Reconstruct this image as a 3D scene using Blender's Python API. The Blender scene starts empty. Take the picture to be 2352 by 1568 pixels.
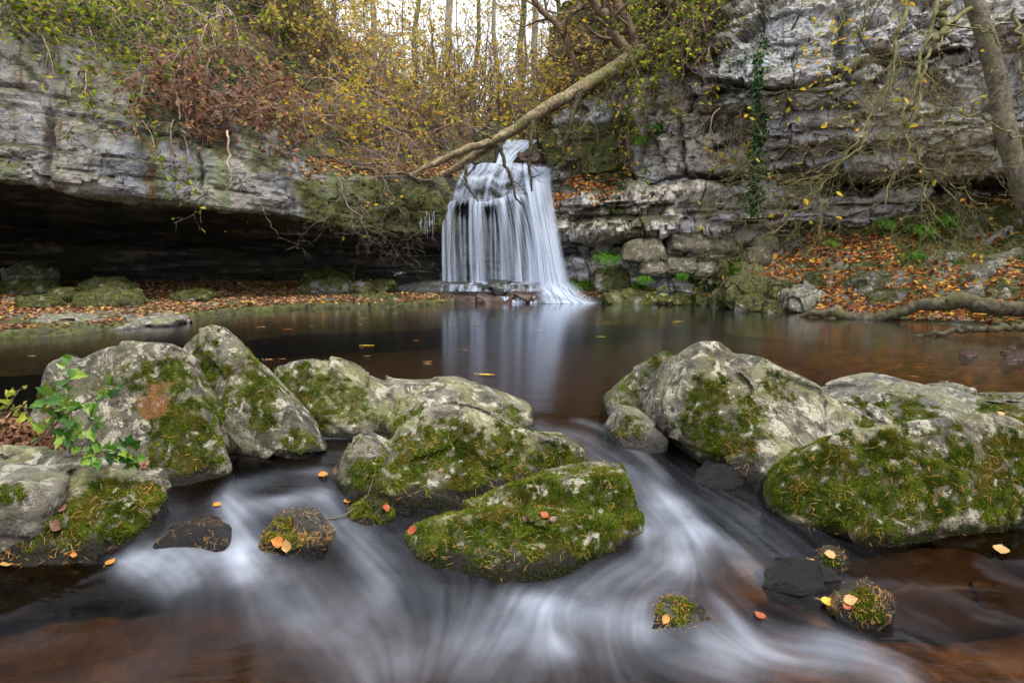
import bpy, bmesh, math
import numpy as np
sc = bpy.context.scene
col = sc.collection

# ---------------------------------------------------------------- camera, sky, sun, exposure
F, CX, CY, HZ, CH = 1500.0, 1176.0, 784.0, 570.0, 1.25      # focal length / centre in photo units, horizon row, eye height above the pool
PITCH = math.atan((CY - HZ) / F)
cam_d = bpy.data.cameras.new("camera"); cam = bpy.data.objects.new("camera", cam_d); col.objects.link(cam)
cam_d.sensor_width = 36.0; cam_d.lens = 36.0 * F / 2352.0
cam_d.clip_start = 0.05; cam_d.clip_end = 2000
cam.location = (0, 0, CH); cam.rotation_euler = (math.pi / 2 - PITCH, 0, 0)
sc.camera = cam
SUN_EL, SUN_AZ = math.radians(62), math.radians(145)          # azimuth from +y clockwise: behind the camera, to the right
w = bpy.data.worlds.new("World"); sc.world = w; w.use_nodes = True
wn = w.node_tree; bg = wn.nodes["Background"]
sky = wn.nodes.new("ShaderNodeTexSky"); sky.sky_type = 'NISHITA'; sky.sun_disc = False
sky.sun_elevation = SUN_EL; sky.sun_rotation = SUN_AZ; sky.air_density = 1.0; sky.dust_density = 3.0
cl = wn.nodes.new("ShaderNodeMix"); cl.data_type = 'RGBA'; cl.inputs[0].default_value = 0.8   # thin white overcast over the blue
cl.inputs[7].default_value = (9.2, 9.35, 9.8, 1)
wn.links.new(sky.outputs[0], cl.inputs[6]); wn.links.new(cl.outputs[2], bg.inputs[0])
bg.inputs[1].default_value = 0.08
sd = bpy.data.lights.new("sun", 'SUN'); sd.energy = 1.5; sd.angle = math.radians(10); sd.color = (1.0, 0.94, 0.86)
so = bpy.data.objects.new("sun", sd); col.objects.link(so)
so.rotation_euler = (math.pi / 2 - SUN_EL, 0, math.pi - SUN_AZ)
sc.view_settings.view_transform = 'Standard'; sc.view_settings.look = 'None'
sc.view_settings.exposure = 1.65; sc.view_settings.gamma = 1.0
sc.cycles.use_denoising = True; sc.cycles.denoising_prefilter = 'ACCURATE'
sc.cycles.max_bounces = 8; sc.cycles.diffuse_bounces = 3; sc.cycles.glossy_bounces = 3
sc.cycles.transparent_max_bounces = 16
sc.cycles.use_adaptive_sampling = True; sc.cycles.adaptive_threshold = 0.02
sc.cycles.sample_clamp_indirect = 4.0

# ---------------------------------------------------------------- helpers: space
cp, sp = math.cos(PITCH), math.sin(PITCH)
def ray(px, py):
    dx, dy = (px - CX) / F, (CY - py) / F
    return np.array([dx, dy * sp + cp, dy * cp - sp])
def P(px, py, Y):
    d = ray(px, py); return np.array([0, 0, CH]) + d * (Y / d[1])
def W(px, py, z=0.0):
    d = ray(px, py); return np.array([0, 0, CH]) + d * ((z - CH) / d[2])
def proj(V):
    V = np.asarray(V) - np.array([0, 0, CH])
    depth = V[..., 1] * cp - V[..., 2] * sp
    up = V[..., 1] * sp + V[..., 2] * cp
    return CX + F * V[..., 0] / depth, CY - F * up / depth, depth
rs = np.random.RandomState

# ---------------------------------------------------------------- helpers: noise
_r = rs(7); _perm = _r.permutation(256); _perm = np.concatenate([_perm, _perm, _perm])
_g = _r.normal(size=(256, 3)); _g /= np.linalg.norm(_g, axis=1)[:, None]
def perlin(p, seed=0):
    p = np.asarray(p, float) + seed * 17.31
    i = np.floor(p).astype(np.int64); f = p - i; i &= 255
    u = f * f * f * (f * (f * 6 - 15) + 10); out = 0
    for a in (0, 1):
        for b in (0, 1):
            for c in (0, 1):
                h = _perm[_perm[_perm[(i[..., 0] + a) & 255] + ((i[..., 1] + b) & 255)] + ((i[..., 2] + c) & 255)]
                g = _g[h]
                d = g[..., 0] * (f[..., 0] - a) + g[..., 1] * (f[..., 1] - b) + g[..., 2] * (f[..., 2] - c)
                wgt = (u[..., 0] if a else 1 - u[..., 0]) * (u[..., 1] if b else 1 - u[..., 1]) * (u[..., 2] if c else 1 - u[..., 2])
                out = out + wgt * d
    return out * 1.6
def fbm(p, sc_=1.0, oc=4, seed=0, gain=0.5):
    p = np.asarray(p, float); t = 0; a = 1.0
    for k in range(oc):
        t = t + a * perlin(p * sc_, seed + k * 3.7); sc_ *= 2.03; a *= gain
    return t
def ss(a, b, x):
    t = np.clip((x - a) / (b - a), 0, 1); return t * t * (3 - 2 * t)
def rnd_hash(a, b, s=0):
    h = np.sin(a * 127.1 + b * 311.7 + s * 74.7) * 43758.5453
    return h - np.floor(h)

# ---------------------------------------------------------------- helpers: meshes and objects
def mesh_np(name, V, faces, mat=None, smooth=True, attrs=None):
    if isinstance(faces, np.ndarray): faces = [faces]
    me = bpy.data.meshes.new(name); V = np.ascontiguousarray(V, dtype=np.float32)
    me.vertices.add(len(V)); me.vertices.foreach_set("co", V.ravel())
    L = np.concatenate([f.ravel() for f in faces]).astype(np.int32)
    tot = np.concatenate([np.full(len(f), f.shape[1]) for f in faces])
    st = np.concatenate([[0], np.cumsum(tot)[:-1]]).astype(np.int32)
    me.loops.add(len(L)); me.loops.foreach_set("vertex_index", L)
    me.polygons.add(len(tot)); me.polygons.foreach_set("loop_start", st)
    me.update(calc_edges=True)
    me.polygons.foreach_set("use_smooth", np.full(len(tot), smooth, dtype=bool))
    for k, a in (attrs or {}).items():
        at = me.attributes.new(k, 'FLOAT', 'POINT'); at.data.foreach_set("value", np.ascontiguousarray(a, dtype=np.float32).ravel())
    if mat: me.materials.append(mat)
    me.update()
    return me
def obj(name, me, parent=None):
    o = bpy.data.objects.new(name, me); col.objects.link(o)
    if parent: o.parent = parent
    return o
def tag(o, label=None, cat=None, group=None, kind=None):
    if label: o["label"] = label
    if cat: o["category"] = cat
    if group: o["group"] = group
    if kind: o["kind"] = kind
    return o
def thing(name, label, cat, group=None):
    return tag(obj(name, None), label, cat, group)
ORD = "first second third fourth fifth sixth seventh eighth ninth tenth eleventh twelfth thirteenth fourteenth fifteenth sixteenth seventeenth eighteenth nineteenth twentieth".split()
def gridfaces(nu, nv):
    i = np.arange(nu * nv).reshape(nu, nv)
    return np.stack([i[:-1, :-1], i[1:, :-1], i[1:, 1:], i[:-1, 1:]], -1).reshape(-1, 4)
def gridnormals(G):
    du = np.gradient(G, axis=0); dv = np.gradient(G, axis=1)
    n = np.cross(du, dv); return n / (np.linalg.norm(n, axis=-1, keepdims=True) + 1e-9)
def blur(A, n, axis):
    for _ in range(n):
        A2 = np.concatenate([np.take(A, [0], axis), A, np.take(A, [-1], axis)], axis)
        s = [slice(None)] * A.ndim
        def sl(a, b):
            q = list(s); q[axis] = slice(a, b); return tuple(q)
        A = 0.25 * A2[sl(0, -2)] + 0.5 * A2[sl(1, -1)] + 0.25 * A2[sl(2, None)]
    return A
def loft(stations, nu, nv, bl=3):
    """stations: rows of world points (S,K,3) -> dense grid (nu,nv,3); the second axis runs along each profile."""
    S = np.asarray(stations, float)
    seg = np.linalg.norm(np.diff(S, axis=1), axis=2).mean(0); t = np.concatenate([[0], np.cumsum(seg)]); t /= t[-1]
    tv = np.linspace(0, 1, nv)
    A = np.stack([[np.interp(tv, t, S[s, :, c]) for c in range(3)] for s in range(len(S))]).transpose(0, 2, 1)
    d = np.linalg.norm(np.diff(S.mean(1), axis=0), axis=1); u = np.concatenate([[0], np.cumsum(d)]); u /= u[-1]
    tu = np.linspace(0, 1, nu)
    G = np.empty((nu, nv, 3))
    for k in range(nv):
        for c in range(3): G[:, k, c] = np.interp(tu, u, A[:, k, c])
    G = blur(blur(G, bl, 1), bl * 3, 0)
    return G
def strata(h, u, seed, th=0.3, bw=1.0):
    """bedded, jointed limestone: per bed and per block offsets with open joints between them"""
    r = rs(seed); n = 90
    ths = th * (0.25 + r.rand(n) ** 1.5 * 1.8); edges = np.cumsum(ths) - 6.0
    k = np.clip(np.searchsorted(edges, h), 1, n - 1)
    lo, hi = edges[k - 1], edges[k]
    dist = np.minimum(h - lo, hi - h)
    off = r.rand(n)[k] - 0.5
    wid = bw * (0.5 + 1.3 * r.rand(n))[k]; ph = r.rand(n)[k] * 9
    b = u / wid + ph; bi = np.floor(b); bf = (b - bi)
    jit = (rnd_hash(bi, k, 1) - 0.5) * 0.5
    boff = rnd_hash(bi, k, 2) - 0.5
    bd = np.minimum(bf, 1 - bf) * wid
    bed = np.exp(-(dist / 0.022) ** 2); joint = np.exp(-(bd / 0.02) ** 2)
    strong = (r.rand(n) ** 1.5)[k]
    lip = ss(0, 0.10, hi - h) * 0.5 + 0.5                     # beds round off towards their top edge
    return off, boff, bed * (0.3 + 0.7 * strong), joint * (rnd_hash(bi, k, 3) > 0.55), lip

def facets(p, seed):
    """fractured blocks: every Voronoi cell is a tilted plate of its own -> (offset, distance to the cell edge)"""
    i0 = np.floor(p).astype(int); f1 = np.full(len(p), 9.); f2 = np.full(len(p), 9.); off = np.zeros(len(p))
    for a in (-1, 0, 1):
        for b in (-1, 0, 1):
            for c in (-1, 0, 1):
                I = i0 + [a, b, c]; h = _perm[_perm[_perm[(I[:, 0] + seed) & 255] + (I[:, 1] & 255)] + (I[:, 2] & 255)]
                q = I + 0.5 + 0.45 * _g[h]; v = p - q; d = np.sqrt((v ** 2).sum(1)); m = d < f1
                f2 = np.where(m, f1, np.minimum(f2, d)); o = _g[(h * 7 + 3) & 255, 0] + (v * _g[(h * 5 + 11) & 255]).sum(1) * 1.1
                off = np.where(m, o, off); f1 = np.where(m, d, f1)
    return off, f2 - f1
def polydist(px, py, pts):
    """distance to a polyline and signed side (positive below it)"""
    D = np.full(px.shape, 1e9); S = np.zeros(px.shape); pts = np.asarray(pts, float)
    for (x0, y0), (x1, y1) in zip(pts[:-1], pts[1:]):
        dx, dy = x1 - x0, y1 - y0; t = np.clip(((px - x0) * dx + (py - y0) * dy) / (dx * dx + dy * dy), 0, 1)
        ex, ey = px - x0 - t * dx, py - y0 - t * dy; d = np.hypot(ex, ey); m = d < D; D = np.where(m, d, D); S = np.where(m, np.sign(dx * (py - y0) - dy * (px - x0)), S)
    return D, S
# tubes: polylines (N,K,3) with radii (N,K)
def tubes(PL, R, sides=5):
    PL = np.asarray(PL, float); R = np.asarray(R, float); N, K = R.shape
    T = np.gradient(PL, axis=1); T /= np.linalg.norm(T, axis=2, keepdims=True) + 1e-9
    ref = np.where(np.abs(T[:, :1, 2:3]) > 0.9, np.array([1., 0, 0]), np.array([0, 0, 1.]))
    A = np.cross(T, np.broadcast_to(ref, T.shape)); A /= np.linalg.norm(A, axis=2, keepdims=True) + 1e-9
    B = np.cross(T, A)
    a = np.linspace(0, 2 * np.pi, sides, endpoint=False)
    V = PL[:, :, None] + R[:, :, None, None] * (np.cos(a)[:, None] * A[:, :, None] + np.sin(a)[:, None] * B[:, :, None])
    idx = np.arange(N * K * sides).reshape(N, K, sides); nx = np.roll(idx, -1, 2)
    Fq = np.stack([idx[:, :-1], nx[:, :-1], nx[:, 1:], idx[:, 1:]], -1).reshape(-1, 4)
    return V.reshape(-1, 3), Fq
class MB:
    def __init__(s): s.V = []; s.F = {}; s.n = 0
    def add(s, V, Fa):
        if len(V) == 0: return s
        for f in (Fa if isinstance(Fa, list) else [Fa]): s.F.setdefault(f.shape[1], []).append(f + s.n)
        s.V.append(V); s.n += len(V); return s
    def build(s, name, mat, parent=None, smooth=True):
        return obj(name, mesh_np(name, np.concatenate(s.V), [np.concatenate(f) for f in s.F.values()], mat, smooth), parent)
def smoothline(pts, n):
    pts = np.asarray(pts, float); d = np.concatenate([[0], np.cumsum(np.linalg.norm(np.diff(pts[:, :3], axis=0), axis=1))])
    t = np.linspace(0, d[-1], n); Q = np.stack([np.interp(t, d, pts[:, c]) for c in range(pts.shape[1])], 1)
    k = max(1, n // (len(pts) * 3)); e = Q[[0, -1]].copy(); Q = blur(Q, k * 3, 0); Q[[0, -1]] = e
    return Q
def grow(r, S, D, L, R, K=7, wig=0.25, grav=0.0, taper=0.25):
    S = np.asarray(S, float); D = np.asarray(D, float); N = len(S)
    D = D / (np.linalg.norm(D, axis=1, keepdims=True) + 1e-9)
    pts = [S]; d = D
    for k in range(K - 1):
        d = d + r.normal(size=(N, 3)) * wig; d[:, 2] -= grav
        d /= np.linalg.norm(d, axis=1, keepdims=True) + 1e-9
        pts.append(pts[-1] + d * (np.asarray(L)[:, None] / (K - 1)))
    PL = np.stack(pts, 1)
    return PL, np.asarray(R)[:, None] * np.linspace(1, taper, K)[None]
def sprout(r, PL, RR, m, lo, hi, ang, lf, rf):
    N, K, _ = PL.shape; t = r.uniform(lo, hi, (N, m)) * (K - 1); i = np.minimum(t.astype(int), K - 2); f = (t - i)[..., None]
    n = np.arange(N)[:, None]
    S = PL[n, i] * (1 - f) + PL[n, i + 1] * f; T = PL[n, i + 1] - PL[n, i]; T /= np.linalg.norm(T, axis=2, keepdims=True) + 1e-9
    D = T + r.normal(size=T.shape) * ang
    Lp = np.linalg.norm(np.diff(PL, axis=1), axis=2).sum(1)
    L = (Lp[:, None] * lf * r.uniform(0.5, 1.2, (N, m)))
    R = RR[n, i] * rf
    return S.reshape(-1, 3), D.reshape(-1, 3), L.ravel(), R.ravel()
def leafmesh(r, C, size, up=0.3, flat=None, aspect=0.55, droop=0.0):
    """folded leaves of four corners at points C; one island each"""
    N = len(C); d = r.normal(size=(N, 3)); d[:, 2] = d[:, 2] * (0.5 if flat is None else 0.1) - droop
    n = r.normal(size=(N, 3)); n[:, 2] += up * 3
    if flat is not None: n = flat + r.normal(size=(N, 3)) * 0.22
    d /= np.linalg.norm(d, axis=1, keepdims=True); s = np.cross(n, d); s /= np.linalg.norm(s, axis=1, keepdims=True) + 1e-9
    d = np.cross(s, n); d /= np.linalg.norm(d, axis=1, keepdims=True) + 1e-9; n = np.cross(d, s)
    L = (size * r.uniform(0.6, 1.3, N))[:, None]; wd = L * aspect * 0.5
    lift = L * r.uniform(0.02, 0.22, (N, 1))
    V = np.stack([C, C + d * L * 0.35 + s * wd + n * lift, C + d * L * 0.75 + s * wd * 0.7 + n * lift, C + d * L + n * lift * r.uniform(-1, 1, (N, 1)),
                  C + d * L * 0.75 - s * wd * 0.7 + n * lift, C + d * L * 0.35 - s * wd + n * lift], 1).reshape(-1, 3)
    b = np.arange(N)[:, None] * 6
    return V, [np.concatenate([b + np.array([[0, 1, 2, 3]]), b + np.array([[0, 3, 4, 5]])])]

# implicit rocks -----------------------------------------------------------------
def hull_planes(pts):
    bm = bmesh.new()
    for p in pts: bm.verts.new(p)
    bmesh.ops.convex_hull(bm, input=bm.verts[:]); bm.normal_update()
    c = np.mean(pts, 0); out = []
    for f in bm.faces:
        n = np.array(f.normal); d = n @ np.array(f.verts[0].co)
        if n @ c > d: n, d = -n, -d
        if f.calc_area() < 1e-6: continue
        if all(np.dot(n, q[0]) < 0.985 for q in out): out.append((n, d))
    bm.free(); return out
def surface_nets(G, o, h):
    ins = G < 0; nx, ny, nz = G.shape
    cnt = np.zeros((nx - 1, ny - 1, nz - 1)); acc = np.zeros((nx - 1, ny - 1, nz - 1, 3))
    cor = lambda a, b, c: (slice(a, nx - 1 + a), slice(b, ny - 1 + b), slice(c, nz - 1 + c))
    for ax in range(3):
        for p in (0, 1):
            for q in (0, 1):
                a = [0, 0, 0]; others = [k for k in range(3) if k != ax]; a[others[0]] = p; a[others[1]] = q
                b = list(a); b[ax] = 1
                ga, gb = G[cor(*a)], G[cor(*b)]; m = (ga < 0) != (gb < 0)
                t = np.where(m, ga / np.where(m, ga - gb, 1), 0)
                cnt += m
                for k in range(3): acc[..., k] += np.where(m, (t if k == ax else a[k]), 0)
    act = cnt > 0; idx = -np.ones(act.shape, int); idx[act] = np.arange(act.sum())
    V = (np.argwhere(act) + acc[act] / cnt[act][:, None]) * h + o
    Fs = []
    for ax in range(3):
        a1, a2 = [(1, 2), (2, 0), (0, 1)][ax]
        s0 = [slice(None)] * 3; s1 = [slice(None)] * 3; s0[ax] = slice(0, -1); s1[ax] = slice(1, None)
        A, B = ins[tuple(s0)], ins[tuple(s1)]; m = A != B
        e = np.argwhere(m); e = e[(e[:, a1] > 0) & (e[:, a2] > 0) & (e[:, a1] < idx.shape[a1]) & (e[:, a2] < idx.shape[a2])]
        def cell(d1, d2):
            q = e.copy(); q[:, a1] -= d1; q[:, a2] -= d2; return idx[q[:, 0], q[:, 1], q[:, 2]]
        Q = np.stack([cell(1, 1), cell(0, 1), cell(0, 0), cell(1, 0)], 1)
        fl = ~A[e[:, 0], e[:, 1], e[:, 2]]
        Q[fl] = Q[fl][:, ::-1]; Fs.append(Q)
    Fq = np.concatenate(Fs); Fq = Fq[(Fq >= 0).all(1)]
    return V, Fq
def vnormals(V, Fq):
    n = np.cross(V[Fq[:, 2]] - V[Fq[:, 0]], V[Fq[:, 3]] - V[Fq[:, 1]]); N = np.zeros_like(V)
    for k in range(4): np.add.at(N, Fq[:, k], n)
    return N / (np.linalg.norm(N, axis=1, keepdims=True) + 1e-12)
def rock_geo(lobes, res=60, seed=0, k=16, rough=0.05, bed=0.0, cuts=9):
    allp = np.concatenate(lobes); lo, hi = allp.min(0), allp.max(0); L = (hi - lo).max(); S = np.sort(hi - lo)[1]
    h = L / res; lo = lo - 4 * h - 0.04 * L; hi = hi + 4 * h + 0.04 * L
    ax = [np.arange(lo[i], hi[i], h) for i in range(3)]
    X = np.stack(np.meshgrid(*ax, indexing='ij'), -1); kk = k * 3.4 / S; sd_ = None; X = X.astype(np.float32)
    for lb in lobes:
        e = 0
        rc = rs(seed * 13 + len(lb)); pl = hull_planes(lb)
        for _ in range(cuts):                                     # broken-off corners
            n = rc.normal(size=3); n[1] -= .5; n[2] = min(n[2], .35); n /= np.linalg.norm(n); sup = (lb @ n).max(); lo_ = (lb @ n).min(); pl.append((n, sup - (sup - lo_) * rc.uniform(.02, .09)))
        for n, d in pl: e = e + np.exp(np.clip(kk * (X @ n.astype(np.float32) - np.float32(d)), -60, 80))
        s = np.log(e + 1e-30) / kk - 0.02 * S - 1.0 / kk
        sd_ = s if sd_ is None else -np.log(np.exp(-np.clip(s * kk, -50, 50)) + np.exp(-np.clip(sd_ * kk, -50, 50))) / kk
    band = np.abs(sd_) < 0.22 * S; XB = X[band].astype(float); sm = XB / S
    nz = fbm(sm, 1.4, 2, seed) * 1.0 + fbm(sm, 5.0, 3, seed + 5) * 0.30
    if res > 70: nz = nz + fbm(sm, 14.0, 3, seed + 9) * 0.12
    cr = np.abs(perlin(sm * 1.9, seed + 21)); nz = nz + np.exp(-(cr / 0.05) ** 2) * 0.25
    fo, fe = facets(sm * 2.6 + 40, seed); d_ = rough * S * (0.42 * nz + 0.62 * fo)
    if bed: d_ = d_ + bed * S * np.sin(XB[..., 2] / (0.09 * S + 0.02) + 2 * perlin(sm, seed + 2))
    sd_ = sd_.astype(float); sd_[band] += d_
    return surface_nets(sd_, np.array([a[0] for a in ax]), h)
# ---------------------------------------------------------------- helpers: materials
class G_:
    def __init__(s, name):
        s.m = bpy.data.materials.new(name); s.m.use_nodes = True; s.t = s.m.node_tree; s.t.nodes.clear()
        s.out = s.t.nodes.new("ShaderNodeOutputMaterial")
    def n(s, typ, ins=None, **props):
        d = s.t.nodes.new("ShaderNode" + typ)
        for k, v in props.items(): setattr(d, k, v)
        for k, v in (ins or {}).items():
            if isinstance(v, bpy.types.NodeSocket): s.t.links.new(v, d.inputs[k])
            else: d.inputs[k].default_value = v
        return d
    def pos(s): return s.n("NewGeometry").outputs["Position"]
    def obj(s): return s.n("TexCoord").outputs["Object"]
    def map(s, v, scale): return s.n("Mapping", {0: v, 3: scale}).outputs[0]
    def noise(s, v, scale, detail=4, rough=0.55, dist=0.0):
        return s.n("TexNoise", {"Vector": v, "Scale": scale, "Detail": detail, "Roughness": rough, "Distortion": dist}).outputs[0]
    def vor(s, v, scale, feature='F1', out=0, rnd=1.0):
        return s.n("TexVoronoi", {"Vector": v, "Scale": scale, "Randomness": rnd}, feature=feature).outputs[out]
    def ramp(s, f, stops, interp='LINEAR'):
        d = s.n("ValToRGB", {0: f}); r = d.color_ramp; r.interpolation = interp
        while len(r.elements) < len(stops): r.elements.new(0.5)
        for e, (p, c) in zip(r.elements, stops):
            e.position = p; e.color = (c, c, c, 1) if not isinstance(c, tuple) else (*c, 1)
        return d.outputs[0]
    def step(s, f, a, b): return s.n("MapRange", {0: f, 1: a, 2: b, 3: 0.0, 4: 1.0}, interpolation_type='SMOOTHSTEP').outputs[0]
    def mix(s, f, a, b, blend='MIX'):
        g = lambda c: (*c, 1) if isinstance(c, tuple) and len(c) == 3 else c
        return s.n("Mix", {0: f, 6: g(a), 7: g(b)}, data_type='RGBA', blend_type=blend).outputs[2]
    def math(s, op, a, b=0.0, clamp=False): return s.n("Math", {0: a, 1: b}, operation=op, use_clamp=clamp).outputs[0]
    def attr(s, name): return s.n("Attribute", attribute_name=name).outputs["Fac"]
    def bump(s, h, strength=0.5, dist=0.02, normal=None):
        i = {"Height": h, "Strength": strength, "Distance": dist}
        if normal: i["Normal"] = normal
        return s.n("Bump", i).outputs[0]
    def nz(s): return s.n("SeparateXYZ", {0: s.n("NewGeometry").outputs["Normal"]}).outputs[2]
    def pr(s, colr, rough=0.8, normal=None, spec=0.3):
        i = {"Base Color": (*colr, 1) if isinstance(colr, tuple) else colr, "Roughness": rough, "Specular IOR Level": spec}
        if normal: i["Normal"] = normal
        return s.n("BsdfPrincipled", i).outputs[0]
    def done(s, sh): s.t.links.new(sh, s.out.inputs[0]); return s.m

def m_cliff(name, green=0.35, warm=0.4, dark=0.5, wet=0.0, lo=1.0):
    g = G_(name); p = g.pos()
    a = g.noise(p, 0.55, 5, 0.6); b = g.noise(p, 5.5, 9, 0.72); c = g.noise(p, 26.0, 6, 0.75)
    base = g.mix(g.step(a, 0.38, 0.62), (0.29 * lo, 0.30 * lo, 0.33 * lo), (0.40 * lo, 0.375 * lo, 0.33 * lo))
    base = g.mix(g.math('MULTIPLY', g.step(g.noise(p, 1.3, 4), 0.5, 0.7), warm), base, (0.38, 0.30, 0.20))
    base = g.mix(g.math('MULTIPLY', g.step(b, 0.52, 0.36), 0.5), base, (0.085, 0.085, 0.09))
    wp = g.n("VectorMath", {0: p, 1: g.n("VectorMath", {0: g.n("TexNoise", {"Vector": p, "Scale": 2.2, "Detail": 4.0}).outputs[1], 3: 0.35}, operation='SCALE').outputs[0]}, operation='ADD').outputs[0]
    v1 = g.map(wp, (1.5, 1.5, 4.2)); v2 = g.map(wp, (4.0, 4.0, 9.5))
    cell = g.n("SeparateColor", {0: g.vor(v1, 1.0, 'F1', 1)}).outputs[0]; cell2 = g.n("SeparateColor", {0: g.vor(v2, 1.0, 'F1', 1)}).outputs[0]
    shade = g.math('ADD', g.math('MULTIPLY', cell, 0.30), g.math('MULTIPLY', cell2, 0.34)); base = g.mix(1.0, base, g.ramp(shade, [(0.0, 0.72), (0.64, 1.2)]), 'MULTIPLY')
    crk = g.math('MULTIPLY', g.step(g.vor(v1, 1.0, 'DISTANCE_TO_EDGE'), 0.030, 0.008), g.step(g.noise(p, 1.7, 3), 0.42, 0.58)); crk2 = g.math('MULTIPLY', g.step(g.vor(v2, 1.0, 'DISTANCE_TO_EDGE'), 0.040, 0.012), g.step(g.noise(p, 2.6, 3), 0.45, 0.60))
    crk = g.math('MAXIMUM', crk, g.math('MULTIPLY', crk2, 0.8)); base = g.mix(g.math('MULTIPLY', crk, 0.8), base, (0.045, 0.042, 0.04))
    base = g.mix(g.math('MULTIPLY', g.step(c, 0.56, 0.68), 0.38), base, (0.58, 0.575, 0.56))
    base = g.mix(g.math('MULTIPLY', g.step(c, 0.45, 0.34), 0.4), base, (0.09, 0.088, 0.086))       # pale lichen flecks
    st = g.noise(g.map(p, (1.6, 1.6, 0.16)), 1.5, 4, 0.6)                                        # run-off streaks down the face
    base = g.mix(g.math('MULTIPLY', g.step(st, 0.53, 0.66), dark), base, (0.055, 0.05, 0.045))
    st2 = g.noise(g.map(p, (1.3, 1.3, 0.2)), 1.1, 4, 0.6, 0.4)
    base = g.mix(g.math('MULTIPLY', g.step(st2, 0.47, 0.60), green), base, (0.17, 0.20, 0.105))
    st3 = g.noise(g.map(g.n("VectorMath", {0: p, 1: (31., 9., 4.)}, operation='ADD').outputs[0], (2.2, 2.2, 0.15)), 1.0, 3)
    base = g.mix(g.math('MULTIPLY', g.step(st3, 0.58, 0.68), green * 1.3), base, (0.13, 0.085, 0.035))
    up = g.step(g.nz(), 0.35, 0.75)
    mossy = g.math('MULTIPLY', up, g.step(g.noise(p, 2.5, 5), 0.35, 0.6))
    base = g.mix(mossy, base, g.mix(b, (0.045, 0.055, 0.015), (0.14, 0.10, 0.045)))
    base = g.mix(g.attr("moss"), base, g.mix(g.step(g.noise(p, 9, 5), 0.35, 0.65), (0.035, 0.036, 0.013), (0.085, 0.095, 0.022)))
    base = g.mix(g.attr("soil"), base, g.mix(g.step(g.noise(p, 5, 5), .4, .6), (0.045, 0.03, 0.016), (0.10, 0.06, 0.028)))
    base = g.mix(g.attr("joint"), base, (0.04, 0.038, 0.035))
    h = g.math('ADD', g.math('MULTIPLY', g.noise(p, 3.2, 9, 0.68), 1.0), g.math('MULTIPLY', g.vor(g.map(p, (1, 1, 2.4)), 3.2, 'DISTANCE_TO_EDGE'), -0.25))
    h = g.math('ADD', h, g.math('MULTIPLY', c, 0.4)); h = g.math('ADD', h, g.math('ADD', g.math('MULTIPLY', shade, 1.1), g.math('MULTIPLY', crk, -0.6)))
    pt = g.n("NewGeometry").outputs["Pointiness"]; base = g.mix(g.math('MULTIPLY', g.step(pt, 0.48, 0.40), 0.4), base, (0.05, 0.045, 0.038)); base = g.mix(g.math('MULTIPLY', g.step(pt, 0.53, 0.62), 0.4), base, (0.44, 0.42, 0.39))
    return g.done(g.pr(base, 0.75 - wet * 0.4, g.bump(h, 0.75, 0.08), 0.25 + wet * 0.2))

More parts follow.
